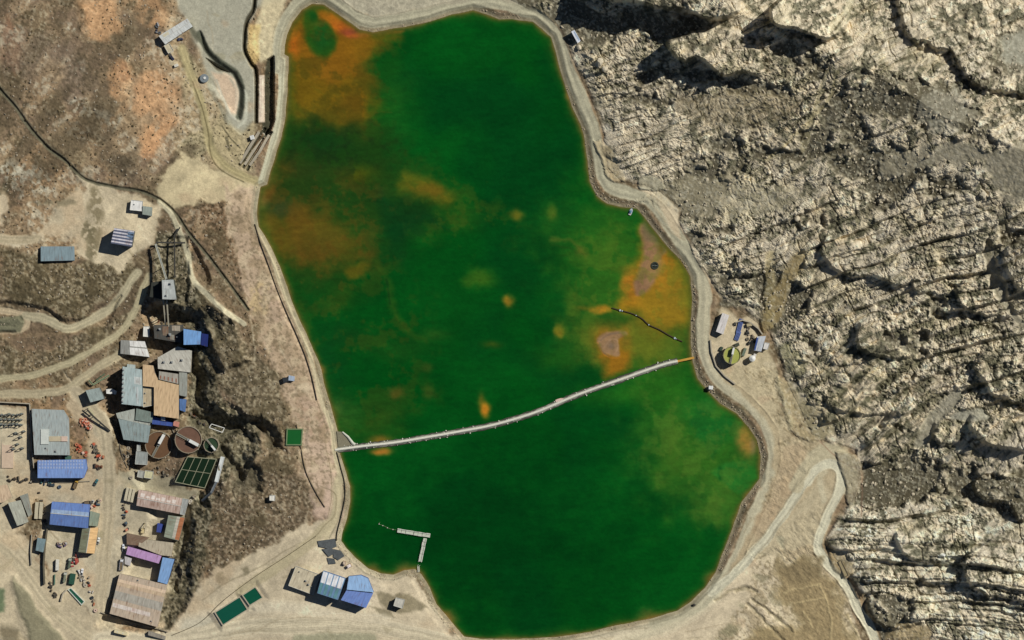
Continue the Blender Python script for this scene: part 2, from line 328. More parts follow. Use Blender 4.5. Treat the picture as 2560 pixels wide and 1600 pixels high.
for p in ([(1955,1190),(1985,1190),(1990,1240),(1950,1250)], [(1925,1250),(1945,1260),(1935,1310),(1915,1300)], [(1990,1150),(2010,1140),(2010,1180)]): paint(p, (188,146,108), 6, 6, .6)
for p, c, a_ in (([(225,480),(250,475),(255,560),(240,640),(222,600)], (120,104,78), .8), ([(215,560),(230,560),(235,650),(215,640)], (104,92,68), .7), ([(90,500),(180,500),(185,515),(95,512)], (110,98,76), .7), ([(640,700),(680,740),(640,790),(620,760)], (196,164,110), .6), ([(690,860),(740,880),(760,960),(720,960)], (146,120,94), .5), ([(660,560),(690,640),(700,700),(650,660)], (150,118,92), .5), ([(740,1000),(800,1040),(820,1090),(760,1080)], (158,122,98), .5)):
    s_, m = pmask(p, 7, 10, smooth=True); mix(s_, m * sstep(-.7, .2, n_fine[s_]), c, a_)
s_, m = pmask([(640,540),(720,730),(780,900),(860,1180),(800,1260),(740,1160),(700,960),(640,820),(580,620),(560,480),(640,480)], 8, 10); mix(s_, m * sstep(.0, .5, fbm(PX[s_], PY[s_], 28, 4, 91)), (136,112,86), .7); mix(s_, m, (158,134,106), .35); mix(s_, m * sstep(.1, .5, -fbm(PX[s_], PY[s_], 22, 4, 92)), (200,176,142), .4); mix(s_, m * DRK[s_], (104,88,66), .4)
for p in ([(1880,1380),(2050,1360),(2130,1480),(2200,1600),(2200,1740),(1800,1740),(1780,1600),(1880,1480)], [(1955,1090),(2030,1110),(2040,1150),(1990,1200),(1940,1280),(1900,1330),(1900,1260),(1940,1180)], [(1920,1370),(2000,1290),(2050,1260),(2040,1340),(2030,1400),(1950,1400)], [(1860,930),(1930,900),(1990,1040),(2010,1100),(1950,1080),(1930,1010)]):
    s_, m = pmask(p, 10, 14); nn = fbm(PX[s_] * .7 + PY[s_] * .7, (-PX[s_] + PY[s_]) * 1.3, 26, 4, 93, .6); mix(s_, m * sstep(.0, .45, nn), (146,124,94), .5); mix(s_, m * sstep(.1, .5, -nn), (192,170,136), .35); Z[s_] += m * .35 * nn; mix(s_, m * DRK[s_], (100,84,60), .4)
paint([(1905,1568),(1940,1580),(1990,1620),(1960,1660),(1900,1620)], (92,92,66), 6, 8, .8); paint([(1820,1556),(1850,1560),(1830,1590),(1800,1580)], (128,118,90), 6, 8, .6)
q = random.Random(77)
for k in range(150):   # wheel tracks, rills and scraped marks on bare ground
    x0, y0, x1, y1, ang = q.choice([(1790,1060,1960,1440,-1.1), (1900,1180,2060,1400,-1.0), (620,1400,1060,1590,-.25), (1200,1570,1760,1620,-.15), (130,1180,300,1560,1.5), (0,1240,120,1400,.7), (1780,780,1930,1040,1.2), (210,450,380,640,.8), (440,20,620,330,1.2), (1600,480,1700,600,.8), (690,560,860,1300,1.25), (600,480,660,900,1.2)])
    x = q.uniform(x0, x1); y = q.uniform(y0, y1); a_ = ang + q.uniform(-.35, .35); l_ = q.uniform(25, 120)
    pts = [(x + l_ * t_ * math.cos(a_) + q.uniform(-4, 4), y + l_ * t_ * math.sin(a_) + q.uniform(-4, 4)) for t_ in (0, .33, .66, 1)]
    line(pts, q.uniform(1, 3.5), q.choice([(142,124,96), (212,194,164), (150,128,100), (124,110,84)]), 1.8, 2, q.uniform(.2, .5))
for k in range(60):
    x0, y0, x1, y1 = q.choice([(1790,1060,1960,1440), (1900,1400,2120,1600), (640,1400,1060,1590), (130,1180,300,1560), (1780,780,1930,1040), (440,20,620,330), (690,560,860,1300), (1800,1440,2000,1600)])
    x = q.uniform(x0, x1); y = q.uniform(y0, y1); r_ = q.uniform(5, 22); s_, m = pmask([(x - r_, y), (x, y - r_ * .6), (x + r_, y - 2), (x + r_ * .3, y + r_ * .7)], 5, 9, smooth=True); mix(s_, m, q.choice([(150,134,106), (206,184,152), (176,146,116), (138,126,98)]), .45)
# --- the crest path down the western shore
WP = [(646,560),(662,600),(683,650),(702,710),(725,765),(752,825),(774,885),(789,940),(800,990),(817,1040),(832,1085),(838,1135),(848,1190),(848,1245),(838,1295),(815,1345)]
road(WP, 12, (200,180,146), 2, tracks=False)
line([(x - 10, y + 3) for x, y in WP[:11]], 2, (116,100,76), 1.2, 1, .7); line([(x + 9, y) for x, y in WP], 2.5, (104,96,74), 1.2, 1, .75)
line([(x - 20, y) for x, y in WP[10:15]], 2, (124,106,80), 1.2, 1, .7)
road([(848,1200),(835,1290),(800,1330),(760,1370),(690,1420),(600,1480)], 26, (184,166,134), 6, tracks=False)
line([(740,1060),(752,1120),(765,1180),(790,1230),(812,1268)], 2.5, (120,104,78), 1.3, 2, .7)
line([(800,1215),(838,1235),(836,1285),(815,1310),(785,1345)], 2.2, (120,104,78), 1.3, 1, .7)
# --- hairpin and the lane to the south east
paint([(1960,1120),(2010,1110),(2030,1150),(1990,1220),(1930,1300),(1890,1350),(1880,1320),(1930,1230),(1950,1160)], (168,143,113), 6, 6, .8)
paint([(1905,1380),(1960,1310),(2010,1240),(2060,1200),(2075,1230),(2040,1320),(2030,1400),(1940,1400)], (176,156,126), 6, 6, .8)
road([(2040,1160),(2072,1138),(2105,1150),(2116,1185),(2112,1220)], 30, (172,156,128), 4)
road([(1780,1480),(1850,1420),(1895,1370),(1935,1320),(1975,1262),(2010,1207),(2044,1174),(2072,1158),(2095,1170),(2103,1200),(2094,1238),(2074,1277),(2055,1320),(2043,1358),(2052,1390),(2082,1422),(2114,1462),(2141,1514),(2172,1565),(2200,1640),(2240,1780)], 23, (200,188,162), 2.5, berms=.6)
line([(1990,1215),(2020,1160),(2048,1132),(2080,1124),(2108,1142),(2124,1180),(2124,1216)], 34, (184,168,138), 4, 3, .95, flat=.1, road=True)
line([(2020,1205),(2046,1170),(2074,1156),(2096,1172),(2102,1205),(2092,1240)], 20, (202,190,164), 4, 2, .95, flat=.05)
line([(1860,1398),(1905,1342),(1945,1285),(1985,1225),(2020,1180)], 2.5, (140,126,102), 1.2, 1, .7); line([(1885,1395),(1925,1345),(1965,1288),(2005,1235)], 2.5, (150,134,108), 1.2, 1, .7)
line([(2060,1250),(2050,1200),(2062,1180)], 14, (196,180,150), 4, 2, .5)
# terraced diggings south of the hairpin
PIT = [(1940,1400),(2040,1400),(2090,1460),(2120,1540),(2150,1620),(2160,1750),(1960,1750),(1850,1620),(1900,1560),(1990,1560),(1930,1460)]
paint(PIT, (150,128,94), 12, 18, .9, flat=.5, tex=.7)
paint([(1935,1402),(2045,1402),(2048,1440),(2000,1464),(1945,1450)], (128,110,82), 12, 14, .8)
for i, p in enumerate(([(1960,1480),(2010,1470),(2050,1462)], [(1985,1510),(2030,1502),(2062,1496)], [(2050,1465),(2070,1510),(2080,1600)], [(2008,1530),(2030,1570)], [(2120,1540),(2150,1600)])):
    line(p, 4, (190,166,124), 2.5, 4, .65); berm(p, 5, .3, 3, 3)
for p in ([(1870,1510),(1900,1540),(1930,1570),(1960,1600)], [(1880,1500),(1940,1540),(1980,1580)], [(1840,1480),(1860,1470),(1890,1480)], [(1790,1500),(1830,1478),(1870,1476)]):
    line(p, 5, (130,116,90), 3, 4, .6); berm(p, 7, -1.0, 4, 4)
paint([(1960,1385),(1940,1340),(1960,1345)], (150,138,112), 4, 4, .7)
# ---------------------------------------------------------------- relief of the western side
lift([(380,765),(470,770),(505,800),(500,850),(490,900),(510,1000),(600,1060),(650,1110),(570,1160),(540,1240),(480,1300),(470,1500),(400,1580),(250,1560),(380,1300),(300,1100),(240,980),(330,860)], -4.5, 13, 7)
lift([(520,1045),(590,1040),(660,1050),(700,1100),(690,1130),(640,1130),(600,1200),(560,1190)], -4, 9, 6)
lift([(478,600),(500,640),(525,700),(520,725),(490,690),(470,640)], -3, 7, 3)
lift([(400,600),(470,590),(475,680),(465,760),(395,740)], -2.5, 6, 3)
lift([(-160,755),(50,755),(110,770),(160,800),(200,800),(240,775),(300,740),(260,830),(-160,850)], -3, 6, 3)
lift([(-160,1800),(-160,1015),(72,1015),(110,1440),(150,1520),(60,1440)], 0.0, 4, 2)
lift([(475,690),(540,735),(585,800),(620,900),(560,930),(530,880),(512,815),(450,775),(420,762),(440,720)], 6, 9, 6)
for p, w_, h_ in (([(470,1040),(520,1062),(580,1072),(620,1100)], 26, -2.5), ([(600,1120),(585,1160),(580,1195)], 30, -2), ([(640,1045),(652,1080),(672,1105),(700,1125)], 16, -2), ([(480,880),(500,930),(490,980)], 20, -2.5), ([(460,1270),(455,1330),(445,1400),(430,1470)], 26, -4), ([(500,1245),(520,1270)], 18, -4), ([(560,1010),(600,1030),(630,1050)], 12, -3)):
    berm(p, w_, h_, 7, 8)
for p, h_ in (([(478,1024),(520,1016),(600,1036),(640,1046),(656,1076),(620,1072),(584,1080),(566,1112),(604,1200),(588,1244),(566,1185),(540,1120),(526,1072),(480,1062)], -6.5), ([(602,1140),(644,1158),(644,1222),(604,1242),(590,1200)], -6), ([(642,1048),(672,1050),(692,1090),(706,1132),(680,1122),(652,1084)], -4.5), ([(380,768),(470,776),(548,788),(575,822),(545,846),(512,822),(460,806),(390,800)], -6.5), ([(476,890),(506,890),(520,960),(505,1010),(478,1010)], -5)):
    lift(p, h_ * .85, 15, 12); s_, m = pmask(p, 14, 14); mix(s_, m, (96,90,72), .5)  # lowered ground, with its slope shade also darkened into the colour
# curved dump toe, spillway trench
lift([(500,80),(520,128),(552,158),(588,184),(604,220),(606,270),(598,300),(560,260),(545,230),(520,210),(500,170)], -2.8, 7, 2)
line([(498,85),(520,126),(552,156),(588,182),(604,218),(605,262),(598,292)], 16, (84,82,68), 3, 1, 1)
line([(474,62),(486,84),(498,100)], 12, (84,80,64), 4, 2, .8); line([(612,228),(618,262),(612,300),(596,316)], 7, (188,178,156), 2.5, 2, .8); line([(540,200),(556,240),(575,284),(590,300)], 5, (176,166,146), 2, 2, .7); line([(520,190),(530,230),(552,270),(570,310)], 10, (150,140,118), 3, 3, .7); line([(560,185),(584,200),(594,240),(588,280)], 6, (206,178,150), 2, 2, .9)
paint([(514,146),(540,158),(572,182),(545,176)], (70,62,48), 4, 2, .8); lift([(514,146),(540,158),(572,182),(545,176)], -2.5, 3, 2)  # the wedge of shadow at the dump toe, painted dark and sunk
TR = [(637,-30),(634,20),(616,55),(611,100),(612,128),(628,160),(640,185),(640,305)]
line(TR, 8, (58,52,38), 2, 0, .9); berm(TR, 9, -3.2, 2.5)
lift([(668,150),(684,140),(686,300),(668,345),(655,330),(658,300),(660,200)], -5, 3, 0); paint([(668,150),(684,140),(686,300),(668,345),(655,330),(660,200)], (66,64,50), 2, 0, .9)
paint([(648,188),(661,188),(662,306),(645,306)], (206,180,156), 1.5, 0, 1, flat=0)
# spillway chute: pale walls beside dark channels
for k, o in enumerate((0, 9, 18)):
    pts = [(662 + o * .9, 322 + o * .5), (640 + o, 352 + o * .5), (612 + o, 395 + o * .45), (598 + o * 1.1, 412 + o * .7)]
    line(pts, 5, (72,68,54), 1.2, 0, .95, flat=0); berm(pts, 6, -2.2, 1.5)
# --- shore profile: water, beach, bank up to the crest
bank = sstep(0, 18 + 4 * n_mid, LD)
Z = np.where(LD < 34, np.where(LD > 0, sstep(22, 34, LD) * (Z - np.minimum(Z, 1.9)) + 0.15 + (np.minimum(Z, 1.9) - 0.15) * bank, Z), Z)
Z = np.where(LD <= 0, 0.15 + np.maximum(LD * 0.16, -4), Z)
rimmask = sstep(10, 7, LD) * (LD > -1)
mW = sstep(1, 4, LD) * sstep(12, 8, LD)
blend(sstep(10, 6, LD) * (LD > -3), (158,142,114), .8)
blend(mW * sstep(-.2, .5, n_mid), (126,116,94), .6)
blend(np.exp(-((LD - 13) / 2.2) ** 2), (112, 104, 84), .5)
# --- rocky hillside east of the ring road
EMk = sstep(-6, 8, ED + WX * 9) * sstep(2, 14, LD - 24)
thf = .42 - .47 * sstep(980, 1450, PY) + .12 * sstep(500, 100, PY)
wx = fbm(PX, PY, 260, 2, 41) * 30; wy = fbm(PX, PY, 320, 2, 42) * 34
wy = wy + fbm(PX, PY, 80, 2, 43) * 7 + fbm(PX, PY, 20, 2, 44) * 2.0
U = (PX + wx) - (PY + wy) * thf * .8      # along the beds
V = (PY + wy) + (np.clip(PX, 1300, 2800) - 2050 + wx) * thf     # across the beds, southward
V2 = PY + fbm(PX, PY, 340, 2, 142) * 26 + fbm(PX, PY, 40, 3, 143) * 3 + (np.clip(PX, 1300, 2800) - 2050) * thf
BR = .5 + 1.0 * sstep(1900, 2080, PX + WX * 30) * sstep(480, 600, PY + WY * 30) - .3 * sstep(1230, 1330, PY)      # the well bedded limestone
def saw(v, k=.8):
    f = v - np.floor(v); return np.where(f < k, f / k, (1 - f) / (1 - k))
def cell(v, seed, u): return Noise(seed)(u, np.floor(v) * 1.73)
outc = .06 + .25 * sstep(2180, 2280, PX) * sstep(330, 250, PY) + fbm(PX * .8, PY * 1.5, 130, 4, 45) + .25 * fbm(PX, PY, 38, 3, 46)
for p, h in (([(1990,1180),(2300,1130),(2330,1260),(2050,1265)], -.9), ([(1640,240),(1900,220),(2000,300),(1940,400),(1760,420),(1700,380)], -.12), ([(1360,10),(1430,20),(1600,60),(1740,70),(1700,105),(1560,92),(1450,72),(1400,60)], -.9), ([(1925,85),(2045,100),(2040,135),(1960,175),(1925,160)], -.7), ([(2100,250),(2300,330),(2250,430),(2080,400)], -.02),  # the two cliff-shadow gorges get dark soil colour to deepen their shade
             ([(2060,1270),(2600,1300),(2600,1560),(2200,1570),(2090,1400)], .55), ([(1950,540),(2560,560),(2560,1000),(1950,1000)], .3), ([(1850,0),(2220,0),(2260,200),(1900,260)], .6), ([(1560,120),(1900,130),(1930,210),(1600,330),(1470,350),(1450,200)], .25),
             ([(1580,500),(1800,470),(2000,500),(1900,600),(1720,600)], .15), ([(1890,650),(2010,640),(1960,780),(1890,850)], -1.0), ([(2460,1330),(2620,1330),(2640,1700),(2400,1700)], -.4), ([(2200,0),(2330,40),(2420,240),(2380,300),(2260,180)], -.22)):
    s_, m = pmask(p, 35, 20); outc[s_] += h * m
OC = sstep(-0.42, 0.02, outc + .18 * fbm(PX, PY, 22, 3, 57))                       # 1 = bare outcrop, 0 = soil and puna grass, set low too to darken cliff shadows
a1 = np.clip(.55 + .7 * Noise(51)(U / 120, np.floor(V2 / 52) * 1.7), .4, 1.3)
a2 = np.clip(.6 + .8 * Noise(52)(U / 60, np.floor(V2 / 21 + .3) * 1.9), 0, 1.4)
a3 = np.clip(.6 + .8 * Noise(53)(U / 26, np.floor(V / 8.5) * 2.3), 0, 1.4)
beds = 6.2 * BR * a1 * saw(V2 / 52, .86) + 2.9 * a2 * saw(V2 / 21 + .3, .8) + .7 * a3 * saw(V2 / 9 + V / 60, .75)
w1, w2, wh = worley(U + fbm(PX, PY, 16, 2, 47) * 6, V, 21, 5, 1.9)
v1, v2, vh = worley(U + 40, V + fbm(PX, PY, 9, 2, 48) * 3, 8.5, 6, 1.5)
q1, q2, qh = worley(U + 11, V, 62, 8, 1.8)
blocks = 2.6 * wh * sstep(0, .18, w2 - w1) + 1.25 * vh * sstep(0, .28, v2 - v1) + 1.8 * qh * sstep(0, .14, q2 - q1)
soil = 0.5 * fbm(PX, PY, 26, 4, 49) + .22 * n_dot
pit = fbm(PX, PY * 1.25, 8.5, 3, 54, .7)
pm = .3 + .9 * sstep(-.35, .45, fbm(PX, PY, 85, 3, 55))
bil1 = np.abs(fbm(U / 1.7, V, 30, 3, 58, .45)); bil2 = np.abs(fbm(U / 1.5 + 50, V, 13, 2, 59, .5))
J = PX - PY * .42 + fbm(PX, PY, 50, 3, 144) * 7; jb = np.floor(V2 / 52); jr = Noise(145)(jb * 3.7 + .5, jb * 1.3 + .5)
jt = np.abs((J / 58 + jr * 3) - np.round(J / 58 + jr * 3)) * 58; jc2 = np.abs((J / 23 + np.floor(V2 / 21 + .3) * .37) - np.round(J / 23 + np.floor(V2 / 21 + .3) * .37)) * 23
JT = sstep(3.4, 1.0, jt) * sstep(-.4, .2, n_mid) ; JT2 = sstep(2.4, .8, jc2) * sstep(0, .5, n_mid + n_s)
rock = -OC * (1.1 * JT + .4 * JT2) + OC * (.98 * beds + .5 * blocks + 1.5 * np.minimum(bil1, .8) + .9 * bil2 + .6 * pm * (.9 * pit - .9 * sstep(.1, .5, -pit))) + (1 - OC) * soil * 1.3
# named cliffs
CL = np.zeros_like(Z)
def mesa(pts, h, soft=4, wob=6, smooth=True):
    s_, m = pmask(pts, soft, wob, smooth=smooth); CL[s_] += h * m
def mesa_s(pts, h, soft, run=70, wob=6, dx=.6, dy=-.8):
    h *= .95 if pts[0][1] < 200 and pts[0][0] < 2100 else .72
    """a cliff that faces the lake side and dies away uphill"""
    s_, m = pmask(pts, soft, wob, smooth=True)
    c = np.array(pts, float); X = PX[s_] ; Y = PY[s_]
    pr = X * dx + Y * dy; lo = (c @ np.array([dx, dy])).min(); hi = (c @ np.array([dx, dy])).max()
    CL[s_] += h * m * (1 - .75 * (pr - lo) / (hi - lo + 1e-6))
mesa([(1478,-300),(1482,-60),(1500,-16),(1550,4),(1610,12),(1700,26),(1780,46),(1838,34),(1850,-20),(1860,-300)], 21, 7, 6)
mesa_s([(1668,104),(1720,88),(1790,72),(1850,80),(1880,110),(1910,170),(1895,186),(1840,182),(1800,184),(1750,145),(1712,152),(1680,128)], 19, 5, 60, 4)
mesa_s([(1985,72),(1935,60),(1930,20),(1990,-20),(2100,10),(2120,60),(2075,95),(2040,90)], 27, 5, 60, 4)
mesa([(2232,-150),(2246,10),(2280,96),(2330,120),(2372,128),(2402,168),(2430,214),(2480,224),(2520,226),(2590,245),(2800,250),(2800,-150)], 9, 8, 9)
mesa_s([(2060,600),(2200,615),(2330,615),(2340,660),(2290,700),(2240,715),(2190,695),(2100,680),(2065,650)], 9, 6, 60, 5, .3, -.95)
mesa_s([(2290,690),(2350,680),(2370,710),(2340,730),(2290,728)], 6, 4, 60, 3)
mesa_s([(2390,720),(2440,700),(2500,710),(2510,770),(2470,790),(2410,770)], 9, 5, 60, 4)
mesa_s([(2150,810),(2230,790),(2290,820),(2290,880),(2250,895),(2200,890),(2150,870)], 9, 5, 60, 5)
mesa_s([(2085,890),(2150,885),(2160,905),(2090,912)], 4, 3, 40, 3)
mesa_s([(2060,985),(2120,975),(2150,1000),(2280,990),(2270,1030),(2190,1035),(2100,1030)], 6, 5, 60, 5, .2, -.98)
mesa_s([(2435,1040),(2520,1050),(2560,1060),(2700,1050),(2700,1130),(2600,1130),(2500,1120),(2440,1085)], 14, 6, 60, 7, .3, -.95)
mesa_s([(2340,1060),(2400,1060),(2400,1100),(2345,1110)], 8, 5, 50, 5)
mesa_s([(2062,1358),(2100,1335),(2200,1318),(2260,1310),(2260,1370),(2180,1372),(2100,1378)], 6, 4, 60, 4, .1, -1)
mesa_s([(2240,1330),(2330,1320),(2440,1325),(2430,1370),(2380,1400),(2320,1405),(2260,1390)], 8, 5, 60, 5, .2, -.98)
mesa_s([(2125,1440),(2180,1425),(2225,1450),(2220,1480),(2170,1480),(2145,1500)], 8, 4, 60, 4)
mesa_s([(2170,1500),(2260,1480),(2330,1500),(2300,1560),(2230,1570),(2185,1555)], 9, 5, 60, 6)
mesa_s([(2420,1380),(2560,1360),(2700,1380),(2700,1520),(2600,1520),(2540,1500),(2440,1480)], 12, 7, 60, 8)
mesa_s([(2440,1200),(2560,1190),(2700,1200),(2700,1270),(2560,1300),(2520,1260),(2450,1240)], 11, 6, 60, 7)
mesa_s([(2520,620),(2700,560),(2700,700),(2560,730)], 9, 5, 60, 6); mesa_s([(2440,900),(2560,860),(2700,880),(2700,1000),(2560,1010),(2480,980)], 9, 6, 60, 7)
mesa_s([(1485,345),(1560,330),(1600,350),(1560,400),(1500,380)], 4, 6, 60, 5)
mesa_s([(1840,640),(1900,590),(1960,600),(1950,660),(1860,690)], 5, 5, 60, 6)
# the hillside near the ring road is softer, and the first metres are a cut slope
soft_in = sstep(4, 46, ED)
CLA = CL * sstep(-20, 12, ED)
Z = Z + (rock * (.3 + .7 * soft_in) * .74) * EMk + CLA
RK = EMk * OC
# colours of the hillside
tone = fbm(PX, PY, 120, 4, 61); tone2 = fbm(PX, PY, 20, 3, 62); tiny = fbm(PX, PY, 6, 3, 63)
hc = np.zeros_like(C); 
rockc = np.array((213, 193, 166.)) + tone[..., None] * np.array((9, 7, 4.)) + (14 * sstep(1230, 1330, PY))[..., None] + tiny[..., None] * 10 + (wh - .5)[..., None] * 26
lich = sstep(.04, .42, .55 * tone2 - .75 * pit * pm + .2 * tiny + .25 * tone)[..., None]
rockc = rockc * (1 - .75 * lich) + np.array((84, 81, 64.)) * .78 * lich
yel = sstep(.35, .7, fbm(PX, PY, 55, 3, 64))[..., None]; rockc = rockc * (1 - .2 * yel) + np.array((206, 186, 140.)) * .2 * yel
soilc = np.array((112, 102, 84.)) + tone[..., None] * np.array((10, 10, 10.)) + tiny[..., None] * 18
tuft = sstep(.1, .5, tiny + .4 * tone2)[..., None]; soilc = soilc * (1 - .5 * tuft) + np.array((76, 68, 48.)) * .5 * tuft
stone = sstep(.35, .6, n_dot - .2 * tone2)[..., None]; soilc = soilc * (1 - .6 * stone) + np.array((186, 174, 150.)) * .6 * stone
crack = (sstep(.12, .02, w2 - w1) * .5 + sstep(.12, .03, v2 - v1) * .3 + sstep(.09, .01, bil1) + .7 * sstep(.07, .01, bil2))
crack = np.clip((crack * .8 + .7 * JT + .35 * JT2) * sstep(-.5, .3, tone2), 0, 1)[..., None]           # grass and earth grow in the joints
fb = V2 / 52 - np.floor(V2 / 52); f2b = V2 / 21 + .3 - np.floor(V2 / 21 + .3)
veg = np.clip((sstep(.34, .1, fb) + sstep(.86, .97, fb)) * a1 * BR * 1.0 + (sstep(.3, .08, f2b) + sstep(.85, .97, f2b)) * a2 * .45, 0, 1) * sstep(-.6, .35, tone2 + .5 * tiny)
vg = veg[..., None]
rockc = rockc * (1 - .6 * vg) + np.array((82, 78, 58.)) * .6 * vg
oc = OC[..., None]
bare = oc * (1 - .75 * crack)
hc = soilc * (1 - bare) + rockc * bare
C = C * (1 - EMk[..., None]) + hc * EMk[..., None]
TEX = TEX * (1 - EMk) + .5 * EMk
# smooth scree fields and gullies
def scree(pts, rgb, a=.9, flatz=.85, soft=11, wob=13):
    a *= .9
    s_, m = pmask(pts, soft, wob, smooth=True); m = m * sstep(-1.1, -.1, n_fine[s_] + .8 * n_mid[s_] + (m - .5) * 2); mix(s_, m, rgb, a)
    zs = ZBASE[s_] + 2.0 + 0.25 * n_fine[s_] + CLA[s_] * .6
    Z[s_] = Z[s_] * (1 - m * flatz) + zs * m * flatz
    mix(s_, m * LIT[s_], (176,166,148), .3)
scree([(1700,250),(1800,225),(1960,230),(2000,270),(1900,320),(1780,330),(1720,300)], (112,96,70), .5, .3, 16, 16)
line([(2092,180),(2070,250),(2010,318),(1960,365),(1915,402)], 8, (162,146,110), 4, 3, .6); line([(2140,-20),(2120,40),(2090,80)], 8, (188,172,140), 3, 3, .6)
line([(2320,1120),(2350,1060),(2400,990),(2470,910),(2560,800)], 9, (156,142,116), 4, 4, .55); line([(2520,520),(2490,600),(2500,700),(2540,800)], 10, (150,136,110), 4, 4, .5)
line([(1950,1010),(2100,1150),(2150,1180),(2154,1290)], 3, (140,104,84), 1.5, 2, .6); line([(2290,1430),(2370,1500),(2440,1580)], 6, (140,126,100), 3, 3, .5)
scree([(1640,470),(1760,440),(1900,470),(1960,520),(1860,540),(1740,530)], (176,160,130), .4, .4, 14, 18)
scree([(2220,400),(2320,370),(2400,350),(2470,385),(2600,370),(2600,520),(2540,500),(2480,455),(2450,410),(2390,415),(2330,410),(2270,440),(2200,440)], (162,148,124), .9, .9, 14, 14)
scree([(2530,80),(2620,80),(2620,180),(2560,170),(2500,130)], (158,150,132))
scree([(2330,225),(2420,235),(2440,275),(2390,320),(2330,330),(2290,290)], (160,150,132), .55, .5, 14, 18)
scree([(2385,975),(2402,995),(2350,1060),(2320,1110),(2285,1120),(2300,1070),(2340,1020)], (166,154,132), .9, .85, 5, 4)
scree([(2375,1040),(2440,1020),(2468,1035),(2470,1050),(2400,1052)], (178,168,148), .9, .85, 5, 4)
scree([(1995,630),(2015,640),(1975,720),(1945,800),(1905,830),(1900,790),(1925,740),(1960,680)], (158,134,92), .85, .85, 6, 6)
scree([(1915,650),(1935,640),(1935,800),(1912,800)], (176,154,108), .6, .7, 6, 5)
scree([(2130,-60),(2150,-20),(2120,30),(2085,75),(2075,60),(2110,20)], (200,184,152), .8, .5, 3, 2)
scree([(2460,620),(2480,600),(2500,700),(2475,720)], (150,136,112), .7, .7, 5, 5); scree([(2470,680),(2510,700),(2530,770),(2560,800),(2540,810),(2490,740)], (158,146,124), .8, .8, 5, 4)
scree([(2000,360),(2030,280),(2060,180),(2072,180),(2040,300),(2010,380)], (164,148,112), .6, .6, 3, 3)
scree([(1590,505),(1700,470),(1800,450),(1990,470),(2000,510),(1900,530),(1800,540),(1720,560),(1700,530)], (178,162,132), .45, .4, 12, 16)
scree([(1600,470),(1660,475),(1640,440),(1600,440)], (178,166,138), .8, .8, 4, 3)
scree([(1490,350),(1530,370),(1560,450),(1530,450),(1508,420)], (196,172,134), .8, .6, 6, 6)
scree([(1940,940),(2010,990),(2080,1060),(2060,1100),(1990,1090),(1950,1000)], (186,166,128), .75, .6, 8, 8)
scree([(1950,860),(2000,880),(2010,930),(1960,920)], (186,172,128), .6, .5, 6, 6)
scree([(2090,1130),(2150,1150),(2140,1250),(2120,1270),(2110,1200)], (150,136,112), .8, .8, 6, 4)
scree([(2240,1560),(2330,1575),(2300,1640),(2200,1640)], (176,150,110), .8, .8, 8, 6)
scree([(2070,1380),(2125,1390),(2135,1440),(2105,1440)], (184,158,118), .7, .8, 6, 4)
line([(2600,770),(2520,860),(2470,920),(2400,990)], 5, (150,140,116), 2, 2, .6)
# fine surface texture everywhere, gentle on roads and yards
C *= (1 + TEX * (0.06 * n_dot + 0.05 * n_fine) + 0.02 * n_fine)[..., None]
Z += ROUGH * (1 - EMk) * sstep(4, 20, LD) * (0.16 * n_fine + 0.07 * n_dot + 0.7 * n_mid + .5 * n_s) * np.where(PX < 1000, 1, .35)
Z += (1 - EMk) * sstep(8, 20, LD) * .02 * n_dot
def pad(pts, soft=5):
    s_, m = pmask(pts, soft); zc = [Z[int(np.searchsorted(gy, y)), int(np.searchsorted(gx, x))] for x, y in pts]; Z[s_] = Z[s_] * (1 - m) + (sum(zc) / len(zc)) * m
pad([(525,1532),(600,1482),(632,1525),(556,1575)], 9); pad([(596,1484),(640,1456),(668,1496),(622,1524)], 9); pad([(455,1130),(550,1138),(520,1228),(430,1212)], 8); pad([(706,1062),(768,1062),(766,1122),(706,1122)], 6)
pad([(160,1470),(180,1462),(218,1506),(206,1520)], 5); pad([(1790,860),(1860,860),(1860,920),(1790,920)], 8)
# flatten the hill under the ring road's eastern edge
C *= np.array((1.0, 1.035, 1.035))
earth = (ROUGH < .5) & (EMk < .2) & (ROAD < .4)
C[earth] = C[earth] * np.array((1.045, 1.06, 1.075))
# beyond the detailed area the land carries on as plain slopes of the same earth and rock
beyond = np.maximum(np.maximum(-100 - PX, PX - 2660), np.maximum(-100 - PY, PY - 1700)); fade = sstep(0, 36, beyond)
tz = ZBASE + 3 * Noise(301)(PX / 900, PY / 900) * fade
Z = Z * (1 - fade) + tz * fade
farc = np.where((ED > 0)[..., None], np.array((150, 140, 120.)), np.array((146, 126, 100.))) * (1 + .06 * Noise(302)(PX / 700, PY / 700))[..., None]
C = C * (1 - fade[..., None]) + farc * fade[..., None]
C = np.clip(C, 8, 245)
CLIN = srgb(C)
def zat(px, py):
    i = np.interp(px, gx, np.arange(NC)); j = np.interp(py, gy, np.arange(NR))
    i0 = int(min(i, NC - 2)); j0 = int(min(j, NR - 2)); a = i - i0; b = j - j0
    return float((Z[j0, i0] * (1 - a) + Z[j0, i0 + 1] * a) * (1 - b) + (Z[j0 + 1, i0] * (1 - a) + Z[j0 + 1, i0 + 1] * a) * b)
def W(px, py, z):
    k = M * (1 - z / CH)
    return ((px - 1280) * k, (800 - py) * k, z)

